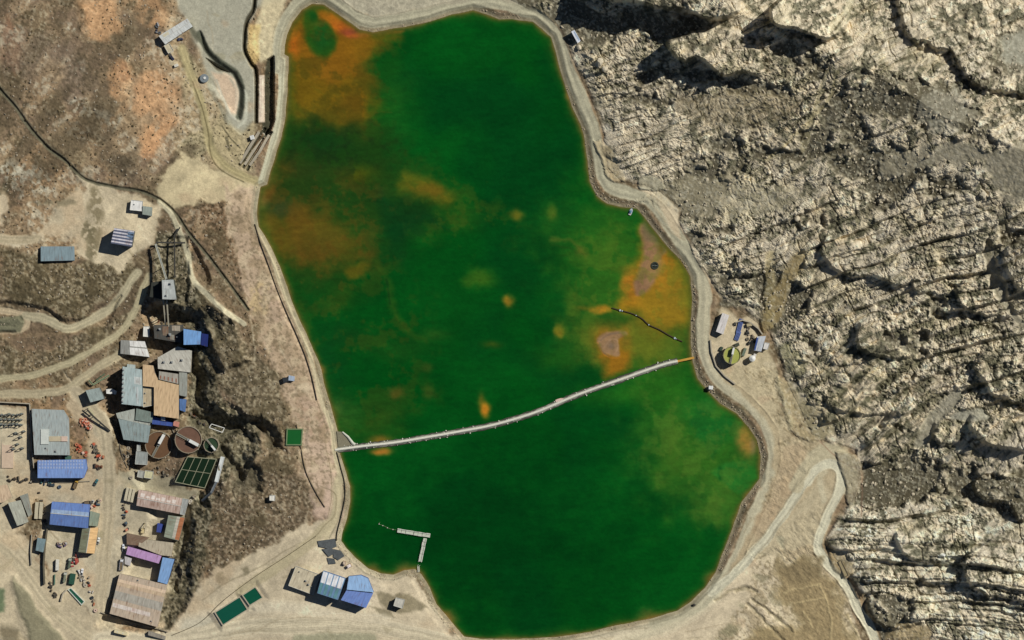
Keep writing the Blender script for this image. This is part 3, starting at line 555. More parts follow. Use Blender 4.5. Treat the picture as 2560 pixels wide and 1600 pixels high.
# ---------------------------------------------------------------- materials
def new_mat(name):
    m = bpy.data.materials.new(name); m.use_nodes = True
    nt = m.node_tree; b = nt.nodes['Principled BSDF']; b.inputs['Roughness'].default_value = .85
    b.inputs['Specular IOR Level'].default_value = .25
    return m, nt, b
def land_mat():
    m, nt, b = new_mat('land')
    at = nt.nodes.new('ShaderNodeAttribute'); at.attribute_name = 'tint'
    tc = nt.nodes.new('ShaderNodeTexCoord')
    n1 = nt.nodes.new('ShaderNodeTexNoise'); n1.inputs['Scale'].default_value = 0.9; n1.inputs['Detail'].default_value = 5; n1.inputs['Roughness'].default_value = .65
    mr = nt.nodes.new('ShaderNodeMapRange'); mr.inputs[1].default_value = .3; mr.inputs[2].default_value = .7; mr.inputs[3].default_value = .82; mr.inputs[4].default_value = 1.18
    mx = nt.nodes.new('ShaderNodeVectorMath'); mx.operation = 'SCALE'
    nt.links.new(tc.outputs['Object'], n1.inputs['Vector']); nt.links.new(n1.outputs[0], mr.inputs[0])
    nt.links.new(at.outputs['Color'], mx.inputs[0]); nt.links.new(mr.outputs[0], mx.inputs['Scale'])
    nt.links.new(mx.outputs[0], b.inputs['Base Color'])
    b.inputs['Specular IOR Level'].default_value = .1; b.inputs['Roughness'].default_value = 1
    return m
LANDM = land_mat()
def grid_mesh(name, mask_f, XYZ, tint, mat, kind='structure'):
    idx = np.arange(NR * NC).reshape(NR, NC)
    quads = np.stack([idx[:-1, :-1], idx[1:, :-1], idx[1:, 1:], idx[:-1, 1:]], -1)[mask_f]
    used = np.unique(quads); re = np.zeros(NR * NC, np.int32); re[used] = np.arange(len(used))
    q = re[quads].astype(np.int32); v = XYZ.reshape(-1, 3)[used].astype(np.float32)
    me = bpy.data.meshes.new(name)
    me.vertices.add(len(v)); me.vertices.foreach_set('co', v.ravel())
    me.loops.add(q.size); me.loops.foreach_set('vertex_index', q.ravel())
    me.polygons.add(len(q)); me.polygons.foreach_set('loop_start', np.arange(0, q.size, 4, dtype=np.int32))
    me.update(calc_edges=True)
    at = me.attributes.new('tint', 'FLOAT_COLOR', 'POINT')
    c4 = np.ones((len(v), 4), np.float32); c4[:, :3] = tint.reshape(-1, 3)[used]
    at.data.foreach_set('color', c4.ravel())
    me.materials.append(mat)
    me.polygons.foreach_set('use_smooth', np.zeros(len(q), bool))
    o = bpy.data.objects.new(name, me); scene.collection.objects.link(o); o['kind'] = kind
    return o
kz = M * (1 - Z / CH)
XYZ = np.stack([(PX - 1280) * kz, (800 - PY) * kz, Z], -1)
fm = lambda a: (a[:-1, :-1] + a[1:, :-1] + a[1:, 1:] + a[:-1, 1:]) / 4
fR = fm(ROAD) > .5; fE = (fm(EMk) > .5) & ~fR
TL = np.clip(CLIN * 1.12, .01, .8)
grid_mesh('ground', ~fR & ~fE, XYZ, TL, LANDM)
grid_mesh('road', fR, XYZ, TL, LANDM)
grid_mesh('rocky_hillside', fE, XYZ, TL, LANDM)
# ---------------------------------------------------------------- lake water
WC = np.zeros((NR, NC, 3)); WC[:] = (5, 72, 20)
_C = C; C = WC
def wp(pts, rgb, soft=10, wob=6, a=1.0): 
    s_, m = pmask(pts, soft, wob, smooth=True); mix(s_, m, rgb, a)
def blob(x, y, rx, ry, rgb, a=1.0, p=1.0):
    sl_ = bbox([(x - rx * 2.2, y - ry * 2.2), (x + rx * 2.2, y + ry * 2.2)], 2)
    X = PX[sl_] + WX[sl_] * min(rx, ry) * .35; Y = PY[sl_] + WY[sl_] * min(rx, ry) * .35
    m = np.exp(-(((X - x) / rx) ** 2 + ((Y - y) / ry) ** 2) ** p); mix(sl_, m, rgb, a)
blend(sstep(-.2, .8, fbm(PX, PY, 180, 3, 71)), (8, 82, 24), .8)
blend(sstep(.0, .9, fbm(PX, PY, 240, 3, 72)), (4, 62, 22), .8)
wp([(640,290),(760,270),(900,330),(1010,380),(1090,470),(1060,560),(960,640),(860,720),(760,760),(690,700),(640,560)], (34,64,20), 60, 30, .8)
blob(860,600,130,70,(46,72,22),.6); blob(1120,760,200,90,(10,74,22),.5); blob(820,900,60,120,(14,62,26),.6)
# lower basin
blob(1200,1350,320,230,(2,56,17),.9); blob(1750,1150,140,130,(58,104,30),.85,1.3); blob(1880,1020,110,90,(40,112,34),.5)
wp([(1680,1010),(1780,980),(1850,1040),(1860,1090),(1800,1120),(1720,1060)], (32,104,34), 22, 14, .7)
wp([(1740,1000),(1790,990),(1800,1020),(1750,1040)], (22,90,34), 8, 8, .6); wp([(1735,1050),(1830,1050),(1840,1075),(1770,1100),(1740,1080)], (26,98,36), 12, 10, .7)
blob(1680,1090,30,110,(76,110,34),.6); blob(1800,1260,60,70,(72,112,36),.7,1.4); blob(1640,1060,60,80,(50,100,30),.5)
wp([(1780,1170),(1870,1150),(1896,1160),(1880,1220),(1860,1240),(1810,1210)], (40,112,40), 8, 6, .7)
wp([(1795,1168),(1806,1168),(1808,1196),(1798,1200)], (22,84,28), 4, 2, .8); wp([(1770,1100),(1810,1070),(1800,1110),(1775,1150)], (34,92,32), 8, 6, .6)
blob(1868,1095,26,46,(172,128,58),.95,1.6); blob(1884,1108,12,30,(160,128,90),.9,1.5); blob(1875,1030,14,22,(150,104,44),.5)
blob(1560,985,120,26,(40,100,26),.6); blob(1660,960,90,50,(48,108,28),.7)
# upper basin: ochre bloom in the north west corner
wp([(700,60),(760,0),(850,20),(960,80),(1000,90),(940,130),(930,200),(915,290),(860,310),(720,290),(690,200)], (130,88,22), 24, 16, .97)
wp([(700,150),(820,180),(930,200),(935,300),(860,330),(760,300),(700,270)], (104,88,20), 34, 24, .7)
blob(718,100,26,60,(204,104,30),.9,1.4); blob(840,45,40,28,(206,114,32),.85,1.4); blob(870,60,30,18,(186,84,36),.6)
blob(882,80,28,16,(156,74,46),.95,1.8); wp([(868,92),(930,90),(1000,82),(1010,74),(960,76),(905,80)], (176,92,36), 5, 4, .8)
blob(880,265,30,32,(146,92,22),.8,1.3); blob(815,175,40,30,(136,92,26),.6)
wp([(768,20),(790,30),(800,55),(830,70),(842,100),(830,130),(812,145),(785,130),(765,95),(758,55)], (38,82,22), 9, 5, .95)
blob(808,98,26,34,(22,78,30),.8,1.5); blob(784,36,12,18,(18,72,24),.85,1.4); blob(795,62,16,8,(90,96,36),.5)
blob(960,190,50,110,(28,84,22),.5); blob(990,270,50,90,(34,90,28),.45)
# dark deep swirl
wp([(720,300),(860,330),(960,330),(940,400),(860,400),(760,380),(700,340)], (28,62,18), 30, 16, .85)
blob(820,350,90,30,(20,58,22),.8); blob(740,300,40,30,(44,68,22),.6)
blob(905,330,60,26,(50,76,22),.6)
blob(690,420,50,40,(84,72,22),.8); blob(770,430,70,26,(52,62,24),.6); blob(895,437,45,22,(84,82,18),.8); blob(760,470,90,40,(34,60,20),.8)
blob(670,470,20,34,(130,84,34),.8,1.4); blob(654,500,14,26,(176,116,60),.7,1.3)
wp([(660,560),(740,520),(860,560),(900,620),(860,660),(760,650),(690,640)], (84,76,22), 40, 26, .9)
blob(745,570,44,60,(106,80,26),.75); blob(790,625,60,34,(92,76,26),.7); blob(700,520,34,24,(54,62,34),.7)
blob(665,560,18,34,(110,84,30),.7); blob(820,590,50,30,(92,84,28),.5)
wp([(1000,440),(1060,440),(1130,480),(1135,505),(1080,505),(1010,480)], (92,94,24), 18, 10, .9); blob(1075,478,48,20,(112,90,26),.8); blob(1150,540,60,30,(48,86,24),.7)
wp([(940,480),(1000,500),(1080,540),(1130,575),(1060,560),(1000,600),(970,560)], (14,58,24), 22, 14, .85); blob(990,600,36,80,(10,62,24),.7); blob(1010,520,60,30,(20,58,20),.6)
wp([(865,670),(920,660),(910,690),(885,700),(868,695)], (92,84,22), 9, 8, .85)
wp([(880,720),(940,670),(975,700),(975,740),(920,760),(880,745)], (6,66,20), 14, 10, .6)
line([(950,660),(970,720),(985,780),(1020,830),(1060,850)], 16, (44,84,24), 9, 8, .7); line([(965,700),(975,760)], 5, (14,54,20), 3, 3, .6)
blob(860,740,40,30,(54,80,22),.6); blob(880,840,60,30,(22,66,22),.5); blob(1000,870,80,30,(36,78,24),.5)
blob(1198,698,38,26,(60,100,26),.85,1.6); blob(1272,753,14,15,(140,114,34),.98,1.6); blob(1400,827,15,17,(152,120,34),.98,1.8)
blob(1292,537,16,14,(112,104,30),.9,1.5); blob(1382,532,14,18,(108,104,32),.85,1.5)
blob(1212,1023,12,21,(190,124,34),.98,1.5); blob(1202,1000,8,18,(110,96,30),.7); blob(1230,862,22,8,(80,86,24),.6); blob(1085,835,30,16,(48,82,26),.6)
blob(990,982,20,14,(88,80,30),.9,1.4); blob(1072,980,16,20,(64,80,26),.7,1.4); blob(1068,920,16,12,(58,84,30),.6,1.4)
blob(950,1060,60,40,(58,84,24),.6); blob(860,1050,40,50,(66,94,34),.6); blob(840,1020,14,20,(110,116,60),.5); blob(950,1103,30,14,(130,96,34),.8,1.4); blob(952,1128,26,10,(176,116,44),.9,1.5)
# greener shallow in the north east of the basin
blob(1480,620,120,130,(38,92,26),.8,1.3); blob(1420,560,110,50,(34,90,26),.5); blob(1540,640,60,110,(52,100,28),.7,1.3); blob(1490,745,70,60,(52,98,28),.7)
line([(1375,600),(1420,602),(1445,618),(1468,640)], 7, (78,98,34), 6, 5, .7); line([(1380,612),(1430,622),(1440,632)], 3, (34,72,24), 3, 2, .6); blob(1452,626,10,10,(86,92,34),.7); blob(1388,600,14,8,(70,96,32),.6)
blob(1460,830,70,60,(66,98,28),.7,1.2); blob(1600,870,110,50,(92,108,32),.85,1.4); blob(1650,800,90,50,(124,108,32),.9,1.6); blob(1690,880,50,34,(88,104,36),.6)
wp([(1552,712),(1570,690),(1598,620),(1606,560),(1640,580),(1700,640),(1734,700),(1736,800),(1700,815),(1640,800),(1600,785),(1560,765)], (146,116,32), 16, 9, .96)
blob(1580,715,26,44,(176,116,36),.85,1.4); blob(1570,765,34,16,(170,118,30),.7); blob(1665,640,24,42,(170,112,32),.75,1.4); blob(1650,700,30,40,(166,112,34),.6); blob(1700,730,40,60,(134,112,34),.6)
wp([(1604,560),(1640,590),(1668,625),(1650,650),(1640,690),(1622,720),(1610,735),(1588,735),(1586,710),(1602,660),(1604,610)], (146,112,82), 7, 4, .95)
wp([(1610,540),(1640,580),(1645,600),(1612,600)], (116,102,74), 6, 4, .7); blob(1652,622,7,16,(120,78,34),.7)
blob(1635,664,22,22,(150,122,70),.6,1.6)
wp([(1470,770),(1520,764),(1530,776),(1500,784),(1480,780)], (160,118,34), 6, 4, .95); blob(1460,770,22,6,(130,100,30),.5)
blob(1530,855,54,40,(170,114,36),.95,1.1); wp([(1500,880),(1575,880),(1568,930),(1520,945),(1512,910)], (156,104,28), 16, 7, .9)
wp([(1492,852),(1515,832),(1550,828),(1568,838),(1548,850),(1548,870),(1548,893),(1515,888),(1500,870)], (154,122,90), 4, 4, .95); blob(1562,850,8,14,(112,98,34),.7)
line([(1496,862),(1506,880),(1522,892)], 3, (92,80,66), 2, 1, .6); line([(1522,834),(1560,832)], 2.5, (110,96,80), 2, 1, .5)
for k_ in range(3): line([(1618 + 5*k_,625 + 12*k_),(1606 + 6*k_,670),(1596 + 6*k_,712),(1604 + 4*k_,728 - 3*k_),(1622,716 - 4*k_)], 2, (126,96,74), 1.6, 3, .45)
line([(1502,852),(1520,838),(1548,832)], 3, (120,100,84), 2, 2, .6); line([(1510,868),(1530,850),(1545,856),(1540,880)], 3, (176,144,112), 2, 3, .6); blob(1528,866,10,8,(118,104,92),.6); line([(1494,856),(1508,884),(1526,896),(1552,896)], 2, (196,124,44), 2, 2, .6)
blob(1630,870,50,40,(108,112,32),.7); blob(1400,900,60,34,(40,92,24),.6)
line([(745,262),(800,300),(870,320)], 10, (40,66,20), 8, 8, .4)
for k in range(34):
    q = random.Random(k * 7 + 3); x = q.uniform(700, 1000) if k < 18 else q.uniform(1440, 1720); y = q.uniform(90, 330) if k < 12 else (q.uniform(400, 660) if k < 18 else q.uniform(620, 880)); a_ = q.uniform(-.8, .8) + (1.2 if k > 17 else .4); l_ = q.uniform(20, 60)
    line([(x, y), (x + l_ * .5 * math.cos(a_), y + l_ * .5 * math.sin(a_) + q.uniform(-6, 6)), (x + l_ * math.cos(a_), y + l_ * math.sin(a_))], q.uniform(1.5, 5), q.choice([(150,104,40), (92,84,26), (60,84,24), (120,84,30)]), 3, 10, .16)
mot = fbm(PX, PY * 1.3, 60, 5, 77, .6); mot2 = fbm(PX * 1.4, PY, 24, 4, 78, .6)
for p, c, a_ in (([(640,380),(760,400),(900,440),(1000,520),(960,640),(860,720),(760,740),(690,660),(640,560)], (98,72,24), .38), ([(700,300),(860,300),(960,340),(1000,400),(900,430),(740,420)], (24,46,20), .5), ([(760,660),(960,640),(1060,760),(1080,1000),(960,1060),(840,1040),(780,860)], (66,76,22), .4), ([(690,60),(960,80),(960,330),(700,300)], (74,70,20), .5), ([(1440,560),(1740,600),(1740,900),(1420,900)], (96,112,34), .35), ([(1000,400),(1200,440),(1300,560),(1200,620),(1040,580)], (60,84,24), .5), ([(1600,960),(1880,1020),(1900,1200),(1780,1300),(1600,1160)], (84,116,40), .4)):
    s_, m = pmask(p, 50, 30); mix(s_, m * sstep(-.05, .5, mot[s_] + .5 * mot2[s_]), c, a_)
# brown rim of shallow water round the shore
rim = sstep(-15, -2, LD + n_mid * 4) 
blend(rim * .9, (96, 82, 36), .8); blend(sstep(-30, -4, LD + n_mid * 8), (44, 88, 26), .35)
blend(sstep(-7, 0, LD + n_mid * 2), (140, 108, 66), .55)
for x, y, r_ in ((1123,1545,22),(1010,1424,26),(930,1420,18),(868,1215,10),(1778,1448,20),(1870,1240,16),(1620,1540,26),(802,925,14),(1420,240,12),(700,160,14)):
    blob(x, y, r_, r_ * .8, (156,112,56), .4, 1.4)
C *= (1 + .05 * fbm(PX, PY * 1.6, 7, 3, 75) + .05 * fbm(PX * .5 + PY * .3, PY * 1.6, 16, 4, 79) + .05 * fbm(PX, PY, 60, 3, 76))[..., None]
WC = np.clip(C, 2, 240); C = _C
def water_mat(name, rough=.18, spec=.12, bump=.02):
    m, nt, b = new_mat(name)
    at = nt.nodes.new('ShaderNodeAttribute'); at.attribute_name = 'tint'
    nt.links.new(at.outputs['Color'], b.inputs['Base Color'])
    b.inputs['Roughness'].default_value = rough; b.inputs['Specular IOR Level'].default_value = spec
    tc = nt.nodes.new('ShaderNodeTexCoord'); n1 = nt.nodes.new('ShaderNodeTexNoise'); n1.inputs['Scale'].default_value = .55; n1.inputs['Detail'].default_value = 4
    bp = nt.nodes.new('ShaderNodeBump'); bp.inputs['Strength'].default_value = .25; bp.inputs['Distance'].default_value = .4
    nt.links.new(tc.outputs['Object'], n1.inputs['Vector']); nt.links.new(n1.outputs[0], bp.inputs['Height']); nt.links.new(bp.outputs[0], b.inputs['Normal'])
    return m
WATERM = water_mat('lake_water')
wz = np.zeros_like(PX); XW = np.stack([(PX - 1280) * M, (800 - PY) * M, wz], -1)
lake = grid_mesh('water', fm(LD) < 3, XW, np.clip(srgb(WC) * 1.1, .001, .8), WATERM)
# ---------------------------------------------------------------- object builders
def tag(o, label=None, cat=None, group=None, kind=None):
    for k, v in (('label', label), ('category', cat), ('group', group), ('kind', kind)):
        if v: o[k] = v
    return o
def empty(name, px, py, z, label, cat, group=None, rz=0):
    o = bpy.data.objects.new(name, None); scene.collection.objects.link(o)
    o.location = W(px, py, z); o.rotation_euler = (0, 0, rz); o.empty_display_size = 1
    return tag(o, label, cat, group)
def copy_tree(o, parent=None):
    c = o.copy(); scene.collection.objects.link(c)
    if parent is not None: c.parent = parent
    for ch in list(o.children): copy_tree(ch, c)
    return c
class MB:
    def __init__(s): s.v = []; s.f = []; s.uv = []; s.smooth = False
    def add(s, vs, fs, uvs=None):
        n = len(s.v); s.v += [tuple(v) for v in vs]; s.f += [tuple(i + n for i in f) for f in fs]
        s.uv += uvs if uvs else [None] * len(fs)
    def box(s, x0, x1, y0, y1, z0, z1):
        s.add([(x0,y0,z0),(x1,y0,z0),(x1,y1,z0),(x0,y1,z0),(x0,y0,z1),(x1,y0,z1),(x1,y1,z1),(x0,y1,z1)], [(0,3,2,1),(4,5,6,7),(0,1,5,4),(1,2,6,5),(2,3,7,6),(3,0,4,7)]); return s
    def prism(s, poly, z0, z1):
        """poly: xy points, z0/z1 numbers or lists"""
        n = len(poly); a = sum(poly[i][0] * poly[(i + 1) % n][1] - poly[(i + 1) % n][0] * poly[i][1] for i in range(n))
        Z0 = z0 if hasattr(z0, '__len__') else [z0] * n; Z1 = z1 if hasattr(z1, '__len__') else [z1] * n
        vs = [(p[0], p[1], Z0[i]) for i, p in enumerate(poly)] + [(p[0], p[1], Z1[i]) for i, p in enumerate(poly)]
        fs = [tuple(range(n))[::-1], tuple(range(n, 2 * n))] + [(i, (i + 1) % n, (i + 1) % n + n, i + n) for i in range(n)]
        if a < 0: fs = [f[::-1] for f in fs]
        s.add(vs, fs); return s
    def cyl(s, x, y, r, z0, z1, n=20, r2=None):
        r2 = r if r2 is None else r2
        vs = [(x + r * math.cos(2*math.pi*i/n), y + r * math.sin(2*math.pi*i/n), z0) for i in range(n)] + [(x + r2 * math.cos(2*math.pi*i/n), y + r2 * math.sin(2*math.pi*i/n), z1) for i in range(n)]
        s.add(vs, [tuple(range(n))[::-1], tuple(range(n, 2*n))] + [(i, (i+1) % n, (i+1) % n + n, i + n) for i in range(n)]); return s
    def ring(s, x, y, r0, r1, z0, z1, n=40):
        vs = []
        for r, z in ((r0, z0), (r1, z0), (r1, z1), (r0, z1)):
            vs += [(x + r * math.cos(2*math.pi*i/n), y + r * math.sin(2*math.pi*i/n), z) for i in range(n)]
        fs = []
        for k in range(4):
            for i in range(n): fs.append((k*n + i, k*n + (i+1) % n, ((k+1) % 4)*n + (i+1) % n, ((k+1) % 4)*n + i))
        s.add(vs, fs); return s
    def tube(s, pts, r, n=8):
        P = [Vector(p) for p in pts]; rings = []
        for i, p in enumerate(P):
            t = (P[min(i+1, len(P)-1)] - P[max(i-1, 0)]).normalized()
            a = t.cross(Vector((0,0,1)));  a = Vector((1,0,0)) if a.length < 1e-4 else a.normalized(); b = a.cross(t)
            rr = r[i] if hasattr(r, '__len__') else r
            rings.append([tuple(p + rr * (math.cos(2*math.pi*k/n) * a + math.sin(2*math.pi*k/n) * b)) for k in range(n)])
        vs = [v for rg in rings for v in rg]; fs = []
        for i in range(len(P) - 1):
            for k in range(n): fs.append((i*n + k, i*n + (k+1) % n, (i+1)*n + (k+1) % n, (i+1)*n + k))
        fs += [tuple(range(n))[::-1], tuple(range((len(P)-1)*n, len(P)*n))]
        s.add(vs, fs); return s
    def bar(s, a, b, w, h):
        a = Vector(a); b = Vector(b); t = (b - a).normalized(); u = t.cross(Vector((0,0,1))); u = Vector((1,0,0)) if u.length < 1e-4 else u.normalized(); k = u.cross(t)
        vs = [tuple(p + sx * u * w/2 + sz * k * h/2) for p in (a, b) for sx, sz in ((-1,-1),(1,-1),(1,1),(-1,1))]
        s.add(vs, [(0,1,2,3),(7,6,5,4),(0,4,5,1),(1,5,6,2),(2,6,7,3),(3,7,4,0)]); return s
    def build(s, name, mat, parent=None, label=None):
        me = bpy.data.meshes.new(name); me.from_pydata(s.v, [], s.f)
        if any(u is not None for u in s.uv):
            L = me.uv_layers.new(name='roof')
            for p, u in zip(me.polygons, s.uv):
                if u:
                    for li, q in zip(p.loop_indices, u): L.data[li].uv = q
        me.materials.append(mat); me.update()
        bm = bmesh.new(); bm.from_mesh(me); bmesh.ops.recalc_face_normals(bm, faces=bm.faces); bm.to_mesh(me); bm.free()
        o = bpy.data.objects.new(name, me); scene.collection.objects.link(o)
        if parent is not None: o.parent = parent
        if label: o['label'] = label
        return o

MATS = {}
def plain(name, rgb, rough=.75, metal=0, spec=.3, var=.12, scale=.35):
    key = (name, rgb)
    if key in MATS: return MATS[key]
    m, nt, b = new_mat(name); b.inputs['Roughness'].default_value = rough; b.inputs['Metallic'].default_value = metal; b.inputs['Specular IOR Level'].default_value = spec
    tc = nt.nodes.new('ShaderNodeTexCoord'); n1 = nt.nodes.new('ShaderNodeTexNoise'); n1.inputs['Scale'].default_value = scale; n1.inputs['Detail'].default_value = 6; n1.inputs['Roughness'].default_value = .7
    rp = nt.nodes.new('ShaderNodeMapRange'); rp.inputs[1].default_value = .3; rp.inputs[2].default_value = .7; rp.inputs[3].default_value = 1 - var; rp.inputs[4].default_value = 1 + var
    sc = nt.nodes.new('ShaderNodeVectorMath'); sc.operation = 'SCALE'; sc.inputs[0].default_value = col(*rgb)
    nt.links.new(tc.outputs['Object'], n1.inputs['Vector']); nt.links.new(n1.outputs[0], rp.inputs[0]); nt.links.new(rp.outputs[0], sc.inputs['Scale']); nt.links.new(sc.outputs[0], b.inputs['Base Color'])
    MATS[key] = m; return m
def sheet(name, rgb, rgb2=None, period=1.05, patch=.6, rust=0.1):
    """corrugated sheet roofing: sheets of slightly different tone, dirt streaks down the slope, optional rust"""
    key = ('sheet', name, rgb, rgb2, period, patch, rust)
    if key in MATS: return MATS[key]
    m, nt, b = new_mat(name); N = nt.nodes; Lk = nt.links
    b.inputs['Roughness'].default_value = .7; b.inputs['Specular IOR Level'].default_value = .15
    uv = N.new('ShaderNodeUVMap'); uv.uv_map = 'roof'
    sep = N.new('ShaderNodeSeparateXYZ'); Lk.new(uv.outputs[0], sep.inputs[0])
    def mth(op, a, v=None, c=None):
        n = N.new('ShaderNodeMath'); n.operation = op
        for i, x in enumerate((a, v, c)):
            if x is None: continue
            if isinstance(x, (int, float)): n.inputs[i].default_value = x
            else: Lk.new(x, n.inputs[i])
        return n.outputs[0]
    su = mth('FLOOR', mth('DIVIDE', sep.outputs[0], period)); sv_ = mth('FLOOR', mth('DIVIDE', sep.outputs[1], 3.6))
    cb = N.new('ShaderNodeCombineXYZ'); Lk.new(su, cb.inputs[0]); Lk.new(sv_, cb.inputs[1])
    wn_ = N.new('ShaderNodeTexWhiteNoise'); Lk.new(cb.outputs[0], wn_.inputs['Vector'])
    cs = N.new('ShaderNodeCombineXYZ'); Lk.new(mth('MULTIPLY', sep.outputs[0], .8), cs.inputs[0]); Lk.new(mth('MULTIPLY', sep.outputs[1], .16), cs.inputs[1])
    st = N.new('ShaderNodeTexNoise'); st.inputs['Scale'].default_value = 1.0; st.inputs['Detail'].default_value = 5; Lk.new(cs.outputs[0], st.inputs['Vector'])
    big = N.new('ShaderNodeTexNoise'); big.inputs['Scale'].default_value = .16; big.inputs['Detail'].default_value = 3; Lk.new(uv.outputs[0], big.inputs['Vector'])
    base = N.new('ShaderNodeMix'); base.data_type = 'RGBA'; base.inputs[6].default_value = (*col(*rgb), 1); base.inputs[7].default_value = (*col(*(rgb2 or tuple(int(v * .82) for v in rgb))), 1)
    fac = mth('MULTIPLY', mth('ADD', mth('MULTIPLY', wn_.outputs[0], .55), mth('MULTIPLY', big.outputs[0], .6)), patch * 1.4); Lk.new(fac, base.inputs[0])
    rm = N.new('ShaderNodeMapRange'); rm.inputs[1].default_value = .35; rm.inputs[2].default_value = .7; rm.inputs[3].default_value = 1.3; rm.inputs[4].default_value = .95; Lk.new(st.outputs[0], rm.inputs[0])
    sc = N.new('ShaderNodeVectorMath'); sc.operation = 'SCALE'; Lk.new(base.outputs[2], sc.inputs[0]); Lk.new(rm.outputs[0], sc.inputs['Scale'])
    out = sc.outputs[0]
    if rust > 0:
        rmx = N.new('ShaderNodeMix'); rmx.data_type = 'RGBA'; rmx.inputs[7].default_value = (*col(138, 92, 66), 1)
        rf = N.new('ShaderNodeMapRange'); rf.inputs[1].default_value = .62 - rust * .3; rf.inputs[2].default_value = .8 - rust * .2; rf.inputs[4].default_value = .8; Lk.new(st.outputs[0], rf.inputs[0])
        Lk.new(rf.outputs[0], rmx.inputs[0]); Lk.new(out, rmx.inputs[6]); out = rmx.outputs[2]
    Lk.new(out, b.inputs['Base Color'])
    wv = mth('SINE', mth('MULTIPLY', sep.outputs[0], 2 * math.pi / .35)); bp = N.new('ShaderNodeBump'); bp.inputs['Strength'].default_value = .35; bp.inputs['Distance'].default_value = .03
    Lk.new(wv, bp.inputs['Height']); Lk.new(bp.outputs[0], b.inputs['Normal'])
    MATS[key] = m; return m
WALLM = plain('rendered_wall', (150, 142, 124)); WALLD = plain('dark_sheet_wall', (92, 96, 92)); WALLB = plain('blue_sheet_wall', (66, 88, 140))
GLASS = plain('window_glass', (40, 50, 58), .1, 0, .5, .02); DOORM = plain('painted_door', (84, 92, 96)); STEEL = plain('galvanised_steel', (168, 170, 166), .45, .3)
DARK = plain('dark_rubber', (44, 44, 44), .8); WHITE = plain('white_paint', (226, 226, 218), .5); CONC = plain('concrete', (176, 166, 144)); BELT = plain('dark_belt', (62, 60, 54))
TYRE = plain('tyre', (28, 28, 28), .9); RAIL = plain('railing_paint', (196, 190, 150)); CREAM = plain('skylight_sheet', (214, 206, 178), .4); RIDGE = plain('ridge_flashing', (196, 196, 186), .5)

